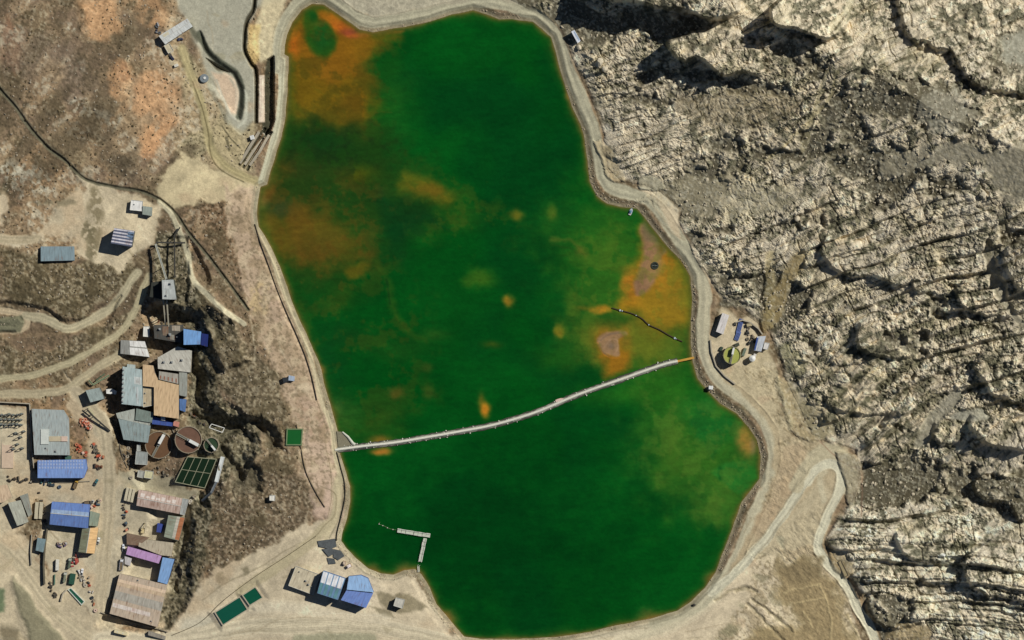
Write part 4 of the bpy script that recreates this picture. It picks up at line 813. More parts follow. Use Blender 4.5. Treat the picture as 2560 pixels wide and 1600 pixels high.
def lerp(a, b, t): return (a[0] + (b[0] - a[0]) * t, a[1] + (b[1] - a[1]) * t)
def bil(q, u, v): return lerp(lerp(q[0], q[1], u), lerp(q[3], q[2], u), v)
GROUND_Z = {}
def base_z(pts):
    zs = [zat(*p) for p in pts] + [zat(sum(p[0] for p in pts) / len(pts), sum(p[1] for p in pts) / len(pts))]
    return min(zs), sum(zs) / len(zs)
def building(name, label, pts, h, kind='gable', roof=None, wall=None, cat='building', group=None, rise=.13, lights=(), panels=(), inset=.35, ridge=True, vents=(), door=True, z=None, thick=.14, wins=3, lift_=0.0):
    """pts: roof corners a,b,c,d (photo px); a-b and d-c are the eaves, ridge half way between"""
    zmin, zm = base_z(pts); zg = zm if z is None else z
    cx = sum(p[0] for p in pts) / len(pts); cy = sum(p[1] for p in pts) / len(pts)
    root = empty(name, cx, cy, zg, label, cat, group); ox, oy, _ = W(cx, cy, zg)
    zt = zg + h
    q = [W(p[0], p[1], zt)[:2] for p in pts]; q = [(x - ox, y - oy) for x, y in q]
    roof = roof or sheet('pale_sheet_roof', (198, 196, 184)); wall = wall or WALLM
    zb = min(zmin - zg, 0) - .5 + lift_
    if len(q) == 4:
        wid = (math.dist(q[1], q[2]) + math.dist(q[0], q[3])) / 2; lon = (math.dist(q[0], q[1]) + math.dist(q[3], q[2])) / 2
        wi = [(x * (1 - inset / max(math.hypot(x, y), 1)), y * (1 - inset / max(math.hypot(x, y), 1))) for x, y in q]
        if kind == 'gable':
            rz_ = h + wid / 2 * rise * 2; m0 = lerp(q[0], q[3], .5); m1 = lerp(q[1], q[2], .5)
            n0 = lerp(wi[0], wi[3], .5); n1 = lerp(wi[1], wi[2], .5); hr = h + (rz_ - h) * .97 - thick
            mb = MB(); t0 = h - .12
            vs = [(*wi[0], zb), (*wi[1], zb), (*wi[2], zb), (*wi[3], zb), (*wi[0], t0), (*wi[1], t0), (*wi[2], t0), (*wi[3], t0), (*n0, hr), (*n1, hr)]
            mb.add(vs, [(0,1,5,4), (1,2,6,9,5), (2,3,7,6), (3,0,4,8,7), (4,5,9,8), (8,9,6,7)]); mb.build('wall', wall, root)
            def top(u, v): # height of the roof
                return h + (rz_ - h) * (1 - abs(2 * v - 1))
            mb = MB()
            vs = [(*q[0], h), (*q[1], h), (*m1, rz_), (*m0, rz_), (*q[2], h), (*q[3], h)]; n = 6
            vs += [(x, y, z_ - thick) for x, y, z_ in vs]
            U1 = [(0, 0), (lon, 0), (lon, wid / 2), (0, wid / 2)]; U2 = [(0, wid / 2 + 1), (lon, wid / 2 + 1), (lon, wid + 1), (0, wid + 1)]
            fs = [(0,1,2,3), (3,2,4,5), (9,8,7,6), (11,10,8,9), (0,6,7,1), (1,7,8,2), (2,8,10,4), (4,10,11,5), (5,11,9,3), (3,9,6,0)]
            mb.add(vs, fs, [U1, U2] + [[(0, 0)] * 4] * 8); rf = mb.build('roof', roof, root)
            if ridge: MB().bar((*m0, rz_ + .07), (*m1, rz_ + .07), .45, .12).build('ridge_cap', RIDGE, rf)
        else:
            r_ = 0 if kind == 'flat' else wid * rise
            hs = [h + r_, h + r_, h, h]
            MB().prism(wi, zb, [a - thick - .05 for a in hs]).build('wall', wall, root)
            def top(u, v): return h + r_ * (1 - v)
            mb = MB(); vs = [(*q[i], hs[i]) for i in range(4)] + [(*q[i], hs[i] - thick) for i in range(4)]
            U = [(0, 0), (lon, 0), (lon, wid), (0, wid)]
            mb.add(vs, [(0,1,2,3), (7,6,5,4), (0,4,5,1), (1,5,6,2), (2,6,7,3), (3,7,4,0)], [U] + [[(0, 0)] * 4] * 5); rf = mb.build('roof', roof, root)
            if kind == 'flat' and ridge and wid > 3:
                pb = MB()
                for i in range(4): pb.bar((*lerp(q[i], q[(i+1) % 4], .0), h + .12), (*lerp(q[i], q[(i+1) % 4], .985), h + .12), .28, .35)
                pb.build('parapet', RIDGE, rf)
        for nm, u0, u1, v0, v1, mt in list(panels) + [('skylight',) + tuple(l) + (CREAM,) for l in lights]:
            cuts = [v0, v1] if not (kind == 'gable' and v0 < .5 < v1) else [v0, .5, v1]
            mb = MB()
            for a, b_ in zip(cuts[:-1], cuts[1:]):
                P = [bil(q, u0, a), bil(q, u1, a), bil(q, u1, b_), bil(q, u0, b_)]; hz = [top(0, a), top(0, a), top(0, b_), top(0, b_)]
                vs = [(*P[i], hz[i] + .07) for i in range(4)] + [(*P[i], hz[i] - .03) for i in range(4)]
                UU = [(u0 * lon, a * wid), (u1 * lon, a * wid), (u1 * lon, b_ * wid), (u0 * lon, b_ * wid)]
                mb.add(vs, [(0,1,2,3), (7,6,5,4), (0,4,5,1), (1,5,6,2), (2,6,7,3), (3,7,4,0)], [UU] + [[(0, 0)] * 4] * 5)
            mb.build(nm, mt, rf)
        for u, v, sz in vents:
            p = bil(q, u, v); zz = top(u, v)
            mb = MB().box(p[0] - sz/2, p[0] + sz/2, p[1] - sz/2, p[1] + sz/2, zz - .2, zz + sz * .8); mb.cyl(p[0], p[1], sz * .32, zz + sz * .8, zz + sz * 1.3, 10); mb.build('roof_vent', STEEL, rf)
        wq, hh = wi, h
    else:
        c0 = (sum(p[0] for p in q) / len(q), sum(p[1] for p in q) / len(q))
        wi = [lerp(p, c0, .012) for p in q]
        MB().prism(wi, zb, h - thick - .05).build('wall', wall, root)
        mb = MB(); n = len(q)
        mb.prism(q, h - thick, h); e = q[1][0] - q[0][0], q[1][1] - q[0][1]; l = math.hypot(*e); e = (e[0] / l, e[1] / l)
        mb.uv = [[((q[i][0] * e[0] + q[i][1] * e[1]), (-q[i][0] * e[1] + q[i][1] * e[0])) for i in (f if min(f) < n else [k - n for k in f])] if len(f) == n and max(f) - min(f) == n - 1 else [(0, 0)] * len(f) for f in mb.f]
        rf = mb.build('roof', roof, root); wq = wi
        for u, v, sz in vents:
            p = W(u, v, zt); p = (p[0] - ox, p[1] - oy)
            MB().box(p[0] - sz/2, p[0] + sz/2, p[1] - sz/2, p[1] + sz/2, h - .1, h + sz * .7).cyl(p[0], p[1], sz * .3, h + sz * .7, h + sz * 1.2, 10).build('roof_vent', STEEL, rf)
    if door and h > 2.3:   # door and windows on the two long walls
        def on_wall(a, b_, t, w, z0, z1, nm, mt, par=root):
            L_ = math.dist(a, b_); d = ((b_[0] - a[0]) / L_, (b_[1] - a[1]) / L_); nrm = (d[1], -d[0])
            c = lerp(a, b_, t)
            if nrm[0] * c[0] + nrm[1] * c[1] < 0: nrm = (-nrm[0], -nrm[1])
            P = [(c[0] + s * d[0] * w/2 + k * nrm[0], c[1] + s * d[1] * w/2 + k * nrm[1]) for s, k in ((-1, -.05), (1, -.05), (1, .06), (-1, .06))]
            return MB().prism(P, z0, z1).build(nm, mt, par)
        a, b_ = wq[-1], wq[-2]
        dr = on_wall(a, b_, .3, min(3.2, math.dist(a, b_) * .25), 0.02, min(3.2, h * .7), 'door', DOORM)
        if wins and h > 2.6:
            for k in range(wins):
                on_wall(a, b_, .5 + .14 * k, 1.1, min(1.1, h * .35), min(2.1, h * .68), 'window', GLASS)
    LAST['rf'] = rf; LAST['o'] = (ox, oy, zg); LAST['h'] = h
    return root
LAST = {}

# ---------------------------------------------------------------- vehicles (local frame: x forward, z up, origin on the ground)
def wheels(root, xs, w, r=.42):
    for x in xs:
        for s in (-1, 1):
            wl = MB(); 
            n = 14; vs = [(x + r * math.cos(2*math.pi*i/n), s * w/2 + dy, r + r * math.sin(2*math.pi*i/n)) for dy in (-.14, .14) for i in range(n)]
            wl.add(vs, [tuple(range(n)), tuple(range(n, 2*n))[::-1]] + [(i, (i+1) % n, (i+1) % n + n, i + n) for i in range(n)]); wl.build('wheel', TYRE, root)
def loft(sections):
    """sections: list of (x, [(y, z)...]) with equal counts"""
    mb = MB(); n = len(sections[0][1]); vs = [(x, y, z) for x, s in sections for y, z in s]; fs = [tuple(range(n))[::-1], tuple(range((len(sections)-1)*n, len(sections)*n))]
    for i in range(len(sections) - 1):
        for k in range(n): fs.append((i*n+k, i*n+(k+1) % n, (i+1)*n+(k+1) % n, (i+1)*n+k))
    mb.add(vs, fs); return mb
def sec(w, z0, z1, t=.9): return [(-w/2, z0), (w/2, z0), (w/2, z0 + (z1-z0)*.6), (w/2*t, z1), (-w/2*t, z1), (-w/2, z0 + (z1-z0)*.6)]
def pickup(px, py, ang, label, rgb=(230,230,224), group=None, cat='pickup', name='pickup_truck'):
    z = zat(px, py); r = empty(name, px, py, z, label, cat, group, R(ang)); m = plain('car_paint', rgb, .35, 0, .5, .03)
    b = loft([(-2.6, sec(1.8,.45,.95)), (-2.5, sec(1.9,.4,1.05)), (1.2, sec(1.9,.4,1.05)), (2.4, sec(1.85,.42,.98,.85)), (2.65, sec(1.6,.5,.8,.8))]).build('body', m, r)
    c = loft([(-.7, sec(1.75,1.0,1.1)), (-.45, sec(1.6,1.0,1.75,.85)), (.75, sec(1.6,1.0,1.72,.85)), (1.4, sec(1.7,1.0,1.08))]).build('cab', m, r)
    MB().prism([(.8,-.68),(1.32,-.74),(1.32,.74),(.8,.68)], [1.68,1.1,1.1,1.68], [1.76,1.16,1.16,1.76]).build('windscreen', GLASS, c)
    MB().prism([(-.66,-.7),(-.46,-.62),(-.46,.62),(-.66,.7)], [1.1,1.7,1.7,1.1], [1.18,1.78,1.78,1.18]).build('rear_window', GLASS, c)
    MB().box(-2.4,-.8,-.78,.78,1.0,1.08).build('load_bed', plain('bed_liner', (70,70,68)), r)
    wheels(r, (-1.6, 1.6), 1.75); return r
def bus(px, py, ang, label, rgb, L=10, name='bus', cat='bus', stripe=None, group=None):
    z = zat(px, py); r = empty(name, px, py, z, label, cat, group, R(ang)); m = plain('bus_paint', rgb, .4, 0, .5, .05)
    b = loft([(-L/2, sec(2.3,.6,2.7)), (-L/2+.2, sec(2.5,.45,3.0)), (L/2-.5, sec(2.5,.45,3.0)), (L/2, sec(2.3,.5,2.6,.85))]).build('body', m, r)
    for s in (-1, 1): MB().box(-L/2+.5, L/2-1, s*1.25-.02, s*1.25+.02, 1.5, 2.2).build('side_window', GLASS, b)
    MB().prism([(L/2-.28,-.95),(L/2+.03,-1.05),(L/2+.03,1.05),(L/2-.28,.95)], [2.75,1.55,1.55,2.75], [2.86,1.6,1.6,2.86]).build('windscreen', GLASS, b)
    for x in (-L*.25, L*.15): MB().box(x-.4, x+.4, -.4, .4, 2.95, 3.1).build('roof_hatch', plain('hatch', stripe or (200,200,190)), b)
    wheels(r, (-L*.3, L*.32), 2.2, .48); return r
def truck(px, py, ang, label, cab=(228,228,222), load=(120,110,96), L=8, name='truck', cat='truck', tank=False, group=None):
    z = zat(px, py); r = empty(name, px, py, z, label, cat, group, R(ang))
    MB().box(-L/2, L/2-.3, -.45, .45, .6, .95).build('chassis', BELT, r)
    c = loft([(L/2-2.0, sec(2.3,.7,2.5)), (L/2-.5, sec(2.35,.6,2.55)), (L/2, sec(2.2,.6,1.9,.9))]).build('cab', plain('car_paint', cab, .35, 0, .5, .03), r)
    MB().prism([(L/2-.42,-.9),(L/2-.02,-.98),(L/2-.02,.98),(L/2-.42,.9)], [2.4,1.85,1.85,2.4], [2.52,1.96,1.96,2.52]).build('windscreen', GLASS, c)
    if tank: MB().tube([(-L/2+.1,0,1.9),(-L/2+.3,0,1.9),(L/2-2.4,0,1.9),(L/2-2.2,0,1.9)], [.7,1.05,1.05,.7], 14).build('tank', plain('tank_paint', load), r)
    else:
        b = MB().box(-L/2, L/2-2.3, -1.2, 1.2, .95, 1.1)
        for y0, y1 in ((-1.25,-1.15),(1.15,1.25)): b.box(-L/2, L/2-2.3, y0, y1, .98, 2.1)
        b.box(-L/2-.05,-L/2+.05,-1.2,1.2,.98,2.1); b.box(L/2-2.35,L/2-2.25,-1.2,1.2,.98,2.1); b.build('load_body', plain('body_paint', load), r)
        MB().prism([(-L/2+.1,-1.1),(L/2-2.4,-1.1),(L/2-2.4,1.1),(-L/2+.1,1.1)], 1.1, [1.5,1.8,1.7,1.4]).build('load', plain('ore', (118,104,84), .95, 0, .1, .3, 2), r)
    wheels(r, (-L*.33, -L*.18, L*.33), 2.1, .5); return r
def excavator(px, py, ang, label, rgb=(206,150,50)):
    z = zat(px, py); r = empty('excavator', px, py, z, label, 'excavator', None, R(ang)); m = plain('machine_yellow', rgb)
    for s in (-1, 1): loft([(-1.9,[(s*1.2-.3,.1),(s*1.2+.3,.1),(s*1.2+.3,.6),(s*1.2-.3,.6)]),(-1.6,[(s*1.2-.3,0),(s*1.2+.3,0),(s*1.2+.3,.8),(s*1.2-.3,.8)]),(1.6,[(s*1.2-.3,0),(s*1.2+.3,0),(s*1.2+.3,.8),(s*1.2-.3,.8)]),(1.9,[(s*1.2-.3,.1),(s*1.2+.3,.1),(s*1.2+.3,.6),(s*1.2-.3,.6)])]).build('track', TYRE, r)
    loft([(-2.2, sec(2.2,.9,1.9)), (-1.8, sec(2.5,.9,2.1)), (1.2, sec(2.4,.9,1.7))]).build('body', m, r)
    c = MB().box(.1,1.6,.1,1.15,1.0,2.8).build('cab', m, r); MB().box(1.55,1.64,.2,1.05,1.6,2.6).build('windscreen', GLASS, c)
    MB().bar((.9,-.4,1.5),(3.6,-.4,4.2),.45,.55).build('boom', m, r); MB().bar((3.5,-.4,4.3),(5.3,-.4,1.6),.35,.45).build('arm', m, r)
    MB().prism([(4.9,-.9),(5.9,-.9),(5.9,.1),(4.9,.1)],[.2,.6,.6,.2],[1.2,1.4,1.4,1.2]).build('bucket', BELT, r); return r
def shipping_box(px, py, ang, label, rgb, L=6.1, w=2.44, h=2.6, name='shipping_container', cat='container', group=None):
    z = zat(px, py); r = empty(name, px, py, z, label, cat, group, R(ang)); m = plain('container_paint', rgb, .6)
    b = MB().box(-L/2, L/2, -w/2, w/2, .12, h)
    for i in range(int(L / .6)): x = -L/2 + .3 + i * .6; b.box(x-.1, x+.1, -w/2-.04, w/2+.04, .2, h-.1); b.box(x-.08, x+.08, -w/2+.1, w/2-.1, h-.02, h+.03)
    b.build('box', m, r); d = MB().box(L/2-.01, L/2+.05, -w/2+.1, w/2-.1, .25, h-.15).build('door', m, r); MB().box(L/2+.04, L/2+.09, -.1, .1, .5, h-.4).build('lock_bar', STEEL, d)
    f = MB(); 
    for x in (-L/2+.1, L/2-.1):
        for y in (-w/2+.1, w/2-.1): f.box(x-.12,x+.12,y-.12,y+.12,0,.14)
    f.build('corner_foot', BELT, r); return r
def sh(rgb, rgb2=None, **k): return sheet('sheet_roof', rgb, rgb2, **k)
# ================================================================ the plant west of the lake: buildings
GREYR = (172,178,170); TEAL = (148,160,152); PALE = (206,204,190); BEIGE = (202,176,140); BLUE = (84,122,172); LBLUE = (112,150,194)
building('hilltop_building', 'long pale gabled hall with white north roof at the top of the brown slope', [(397,90),(468,46),(482,66),(413,111)], 5, 'gable', sh((214,216,210)), lights=((.1,.3,.1,.4),), rise=.2)
building('small_shed', 'small cream flat-roofed hut below the long hall on the brown slope', [(410,114),(423,108),(434,127),(421,134)], 3, 'flat', sh((206,194,164)))
building('small_shed', 'tiny white hut beside the concrete chute by the north west shore', [(624,340),(634,337),(637,347),(627,350)], 2.6, 'mono', sh((228,228,220)), wins=1)
building('small_house', 'white square flat-roofed building beside the curved drain', [(328,500),(357,503),(356,528),(325,525)], 3.2, 'flat', sh((236,234,226)), vents=((.3,.4,.7),))
building('small_house', 'small grey green building touching the white square one', [(357,515),(381,518),(380,540),(356,536)], 4, 'mono', sh((158,166,154)), rise=.06)
building('storage_shed', 'low blue grey rectangular roof alone beside the dirt track', [(102,616),(186,616),(187,651),(102,653)], 2.8, 'mono', sh((132,150,154), patch=.3), rise=.03, wall=WALLD)
WS = sh((214,210,214)); GB = sh((112,132,156))
building('striped_building', 'tall grey building with white roof stripes in the clearing', [(286,570),(336,577),(329,617),(277,608)], 11, 'mono', sh((96,102,122)), rise=.03, wall=WALLD, ridge=False,
         panels=[('white_roof_strip', 0, 1, .02 + .2 * k, .11 + .2 * k, WS) for k in range(5)] + [('blue_roof_sheet', .68, 1, .05, .55, GB)])
building('headframe_building', 'tall pale grey crusher tower at the foot of the trestle', [(405,700),(434,699),(441,749),(406,748)], 14, 'mono', sh((184,188,182)), rise=.05, wall=plain('grey_cladding', (74,78,70)), panels=[('roof_sheet', .1, .5, .1, .45, sh((204,206,200)))], vents=((.7,.2,1.4),(.3,.8,1.1)))
building('lean_to', 'dark low hall annex west of the crusher tower', [(379,706),(404,702),(404,748),(374,742)], 7.5, 'mono', sh((60,62,56)), wall=WALLD, rise=.05)
building('small_shed', 'narrow white hut north of the white and grey workshop', [(359,816),(374,816),(373,842),(358,841)], 5, 'flat', sh((230,228,218)))
building('blue_building', 'tall building with bright blue roof at the north east of the mill', [(459,822),(503,829),(501,861),(459,862)], 12, 'mono', sh((118,160,208), patch=.25), rise=.03, wall=WALLB, ridge=False)
building('lean_to', 'lean-to in a shaded dark blue on the east side of the bright blue roof', [(504,833),(521,836),(519,867),(502,862)], 7, 'mono', sh((36,48,104), patch=.2), rise=.05, wall=WALLB, door=False)  # the shade on this lower blue roof is put into its dark colour
building('crusher_hall', 'dark grey crusher hall with cluttered roof below the twin pipes', [(384,812),(458,812),(457,858),(386,846)], 9, 'mono', sh((84,82,76)), wall=WALLD, rise=.03, panels=[('rusty_sheet', .3,.5,.1,.7, sh((128,112,94), rust=.5)), ('pale_sheet', .62,.9,.05,.35, sh((168,158,140), rust=.3)), ('pale_sheet', .55,.7,.6,.9, sh((150,146,132)))], vents=((.2,.3,1.6),(.55,.6,2.0),(.8,.7,1.3)))
building('workshop', 'wide workshop with grey west and bright white east roof', [(302,850),(362,853),(374,893),(301,884)], 5, 'mono', sh((150,150,142)), rise=.03, panels=[('white_roof_sheet', .36,1.0,.02,.4, sh((232,230,222))), ('white_roof_sheet', .34,1.0,.48,.98, sh((236,234,226)))])
building('warehouse', 'pale corrugated roof hall with notched corner south of the blue roof', [(394,894),(444,866),(480,877),(476,931),(395,922)], 10, 'poly', sh((196,192,178)), vents=((410,905,1.5),(430,905,1.5),(455,900,1.5)))
building('mill_hall', 'large blue grey mill roof with vents along its west edge', [(307,916),(355,924),(357,1016),(304,1010)], 12, 'mono', sh((172,184,180), (150,166,164)), rise=.03, wall=WALLD,
         panels=[('white_roof_sheet', .6,.95,.22,.42, sh((206,210,204))), ('white_roof_sheet', .7,.8,.5,.95, sh((196,202,198)))], vents=[(.04, .08 + .12 * k, 1.5) for k in range(8)])
building('mill_annex', 'small pale roof block north of the blue grey mill roof', [(318,910),(338,912),(338,921),(317,919)], 9, 'flat', sh((176,186,180)))
building('mill_hall', 'large beige stepped mill roof in the middle of the plant', [(357,911),(383,914),(387,932),(396,950),(447,962),(447,1047),(385,1038),(385,968),(357,965)], 11, 'poly', sh((200,172,134), (188,160,124), patch=.3), wall=WALLD)
building('mill_annex', 'lower sand coloured flat roof sunk between the blue grey and beige roofs', [(358,968),(383,970),(383,1013),(358,1018)], 9.4, 'flat', sh((188,172,142)), vents=((.2,.3,.9),(.2,.8,.9)), door=False)
building('mill_annex', 'pinkish grey corrugated roof with rust marks north east of the beige roof', [(398,928),(446,935),(446,960),(397,948)], 11.6, 'mono', sh((170,164,150)), rise=.03, panels=[('rusty_sheet', .05 + .2 * k, .12 + .2 * k, .5, .9, sh((158,112,92), rust=.4)) for k in range(5)], door=False)
building('mill_annex', 'narrow grey roof strip down the east side of the beige mill', [(448,931),(468,930),(467,992),(448,988)], 8, 'mono', sh((158,160,150)), rise=.04, door=False)
building('small_shed', 'little blue roofed shed against the east wall of the beige mill', [(449,997),(466,998),(463,1030),(449,1025)], 5, 'mono', sh((96,128,176)), wall=WALLB)
building('mill_annex', 'grey green roof step between the mill and the filter hall', [(341,1021),(384,1031),(380,1057),(338,1050)], 9, 'mono', sh((128,140,130)), rise=.04, door=False)
building('mill_annex', 'pale grey wedge roof above the teal filter hall', [(290,1033),(337,1022),(336,1050),(376,1058),(374,1064),(294,1046)], 8.4, 'poly', sh((176,180,168)), door=False)
building('filter_hall', 'dark teal grey trapezoid hall west of the round tanks', [(296,1047),(377,1064),(370,1107),(309,1099)], 7.6, 'mono', sh((146,158,154), (128,142,140)), rise=.05, wall=WALLD, panels=[('roof_strip', .28 + .13 * k, .30 + .13 * k, .03, .97, sh((146,156,150))) for k in range(5)])
building('mill_annex', 'low blue roof along the south edge of the beige mill', [(382,1041),(434,1056),(432,1066),(380,1060)], 5, 'mono', sh((70,92,156)), rise=.05, wall=WALLB, door=False)
building('small_shed', 'white box shaped hut on the blue annex of the mill', [(402,1041),(413,1043),(413,1052),(402,1050)], 7, 'flat', sh((232,232,226)), wins=1)
building('small_shed', 'small red and pink patched roof at the mill south east corner', [(434,1052),(449,1055),(447,1068),(433,1064)], 4, 'mono', sh((186,118,96), (200,150,136)), wins=1)
building('pump_house', 'square blue grey roof west of the mill above the road', [(214,976),(249,969),(261,997),(226,1006)], 8, 'mono', sh((158,170,164)), rise=.04, wall=WALLD)
building('small_shed', 'small white hut squeezed between the pump house roof and the mill', [(265,973),(280,972),(292,978),(290,986),(266,984)], 4, 'poly', sh((234,232,224)), wins=1)
building('small_house', 'plain grey square roof south of the filter hall', [(341,1128),(369,1131),(368,1162),(338,1160)], 6, 'flat', sh((156,160,154)))
building('small_shed', 'tiny grey lift house on the north edge of the plain grey roof', [(343,1112),(350,1110),(352,1127),(342,1127)], 4, 'flat', sh((170,174,168)), wins=1)
building('small_shed', 'small pale grey hut south of the plain grey roof', [(346,1176),(360,1178),(357,1195),(343,1192)], 4.5, 'flat', sh((172,172,160)), wins=1)
building('small_shed', 'small cream yellow hut beside the pale grey hut', [(363,1176),(384,1179),(381,1197),(360,1194)], 4.5, 'flat', sh((204,198,158)), wins=1)
building('large_workshop', 'big blue grey workshop roof by the left yard', [(79,1022),(159,1025),(172,1045),(174,1138),(86,1137)], 5.5, 'poly', sh((164,170,164), (146,156,154)), vents=((140,1128,1.2),(115,1120,1)))
ro = LAST['o']; rfp = LAST['rf']
def onroof(x, y, hx, hy, z0, z1, nm, mt):
    c = W(x, y, ro[2] + LAST['h']); c = (c[0] - ro[0], c[1] - ro[1]); MB().box(c[0]-hx, c[0]+hx, c[1]-hy, c[1]+hy, LAST['h'] + z0, LAST['h'] + z1).build(nm, mt, rfp)
onroof(112, 1092, 3, 5.6, -.1, .7, 'raised_deck', plain('white_deck', (206,210,200))); onroof(138, 1097, 4.6, 1.9, -.1, .5, 'raised_deck', plain('sand_deck', (196,182,152))); onroof(161, 1097, 2.3, 1.9, -.1, .8, 'raised_deck', plain('pink_deck', (212,186,166)))
building('long_workshop', 'long blue roof with a white chequered northern half', [(94,1151),(215,1148),(218,1172),(209,1195),(94,1195)], 6.5, 'poly', sh((124,150,196), (108,134,184)), wall=WALLB, door=False)
ro = LAST['o']; rfp = LAST['rf']
for j in range(3):
    for i in range(16): onroof(99 + i * 7.1, 1153 + j * 8, .62, .75, -.05, .09, 'skylight', plain('lattice_sky', (160,174,204)))
building('open_shed', 'small teal link roof between the workshop and the long blue roof', [(163,1138),(179,1139),(178,1151),(163,1150)], 3.6, 'mono', sh((78,108,92)), wins=0)
building('blue_hall', 'deep blue gabled hall with a pale ridge band', [(130,1254),(225,1261),(220,1321),(124,1311)], 7.5, 'gable', sh((104,130,180), (92,116,168)), wall=WALLB, rise=.1,
         panels=[('pale_ridge_sheet', .02,.99,.33,.49, sh((150,170,196)))])
building('open_shed', 'grey green lean-to at the east end of the deep blue hall', [(226,1277),(250,1284),(244,1316),(222,1314)], 4, 'mono', sh((146,152,130), (124,138,120)), rise=.04)
building('gabled_house', 'house with lit peach tone on its east slope and shaded grey green on its west slope', [(236,1384),(246,1319),(206,1320),(196,1380)], 6, 'gable', sh((222,182,128)), rise=.16, panels=[('shade_tone_sheet', 0,1,.52,1, sh((146,148,120)))])  # lit and shaded halves of the gable are put into the slope colours
building('small_house', 'small blue grey roof west of the long yard wall', [(94,1344),(115,1348),(108,1381),(89,1376)], 4, 'mono', sh((126,146,148)), rise=.04)
building('long_shed', 'large weathered pale roof running down the left edge yard', [(20,1257),(52,1250),(71,1305),(43,1315)], 5, 'mono', sh((182,182,164)), rise=.03)
building('long_shed', 'narrow grey roof between the weathered pale roof and the container rows', [(49,1240),(69,1233),(80,1286),(71,1292),(54,1250)], 4, 'poly', sh((150,152,140)))
building('long_shed', 'peach pink roof cut by the left border of the yard', [(-40,1222),(0,1214),(18,1211),(30,1242),(8,1256),(-30,1262)], 5, 'poly', sh((212,186,154)))
for k in range(2): shipping_box(92 + 11 * k, 1276, 86, ('western' if k == 0 else 'eastern') + ' of the pair of long cream containers beside the deep blue hall', (196,186,158), 12.5, 2.5)
for k in range(3): shipping_box(317 + 8 * k, 1235 + 2 * k, 78, ('west', 'middle', 'east')[k] + ' one of three cream containers side by side at the road edge', (200,190,162), 10, 2)
building('long_workshop', 'long pink and white weathered roof south of the settling basin', [(347,1224),(456,1246),(449,1285),(341,1264)], 6, 'gable', sh((196,178,164), (160,130,114), rust=.3), rise=.08, wall=WALLM,
         panels=[('patched_sheet', .06 + .12 * k, .15 + .12 * k, .18 + .1 * (k % 2), .42, sh((220,208,196))) for k in range(7)])
building('small_house', 'pale grey end block east of the long pink and white roof', [(457,1246),(472,1249),(461,1288),(450,1285)], 6.4, 'flat', sh((164,166,160)), wins=1)
building('side_hall', 'pale green grey hall roof at the cliff foot', [(447,1352),(462,1293),(421,1288),(410,1342)], 6.5, 'mono', sh((150,156,136)), rise=.04,
         panels=[('rust_orange_sheet', .02,.98,.0,.27, sh((182,120,84), rust=.2)), ('white_roof_sheet', .05,.98,.28,.48, sh((196,190,172)))])
building('open_shed', 'small dark blue roof west of the pale green grey hall', [(394,1307),(410,1311),(405,1332),(391,1330)], 3.2, 'mono', sh((66,82,150)), rise=.04, wall=WALLB)
building('rear_hall', 'pale cream roof north of the purple roof', [(349,1347),(434,1357),(428,1391),(402,1388),(346,1366)], 5, 'poly', sh((188,176,152)))
building('rear_hall', 'brown weathered roof west of the pale cream roof', [(317,1332),(374,1344),(346,1364),(317,1361)], 4, 'poly', sh((140,118,98), rust=.3), wins=1)
building('purple_hall', 'long narrow purple roof', [(320,1366),(404,1390),(397,1409),(315,1386)], 6.2, 'mono', sh((172,134,176), (186,152,188)), rise=.05, wall=plain('purple_wall', (104,74,120)))
building('blue_tower_house', 'tall rectangular sky blue roof east of the courtyard', [(407,1393),(436,1398),(418,1461),(394,1454)], 7.5, 'mono', sh((126,160,200), (114,148,188), patch=.2), rise=.03, wall=plain('navy_wall', (36,52,96)))
building('open_shed', 'pale lilac white slab roof beside the white truck', [(312,1390),(330,1396),(325,1415),(312,1410)], 2.6, 'mono', sh((206,200,196)), wins=0)
HB = [('pink_roof_band', 0,1,.13,.2, sh((198,172,150), (214,190,160), period=1.6, patch=.9)), ('cream_roof_band', 0,1,.2,.29, sh((204,184,150), (184,160,134), period=1.6, patch=.9)), ('pale_roof_band', 0,1,.42,.62, sh((176,170,156))), ('pink_roof_band', .02,.8,.72,.82, sh((176,148,134), (206,196,184), period=2.2, patch=1.0))]
building('great_hall', 'huge patchwork roofed hall of pink and grey bands at the south end', [(299,1434),(418,1462),(394,1568),(274,1534)], 7, 'mono', sh((188,168,144), (170,156,138), rust=.15), rise=.02, panels=HB, vents=((.85,.9,.8),(.4,.05,.9)))
building('small_shed', 'little slab roofed gatehouse by the corner of the huge hall', [(371,1577),(415,1591),(413,1600),(370,1588)], 2.6, 'mono', sh((160,152,136)), wins=1)
# pump house on the south west shore
building('pump_house_annex', 'cream flat terrace roof at the west end of the shore pump house', [(740,1415),(801,1437),(783,1487),(721,1464)], 3.2, 'flat', sh((202,190,162)), vents=((.2,.2,.8),(.55,.5,1.2),(.7,.62,1.2),(.85,.66,.9)))
building('pump_house', 'striped shore pump house hall with sunlit white north slope and blue green south slope', [(808,1427),(864,1446),(845,1500),(793,1483)], 9.5, 'gable', sh((112,146,168), (96,124,160)), wall=WALLB, rise=.06, ridge=False,
         panels=[('white_roof_strip', .02 + .245 * k, .22 + .245 * k, .02, .5, sh((222,222,222))) for k in range(4)] + [('teal_roof_strip', .02 + .245 * k, .16 + .245 * k, .52, .97, sh((104,150,156))) for k in range(4)])  # real stripes; sunlight on the north slope is put into their white
building('pump_house', 'larger light blue shore hall with angled east end', [(872,1441),(902,1438),(920,1446),(934,1481),(867,1474)], 9, 'poly', sh((146,178,212), (134,166,204), period=2.4, patch=.4), wall=WALLB)
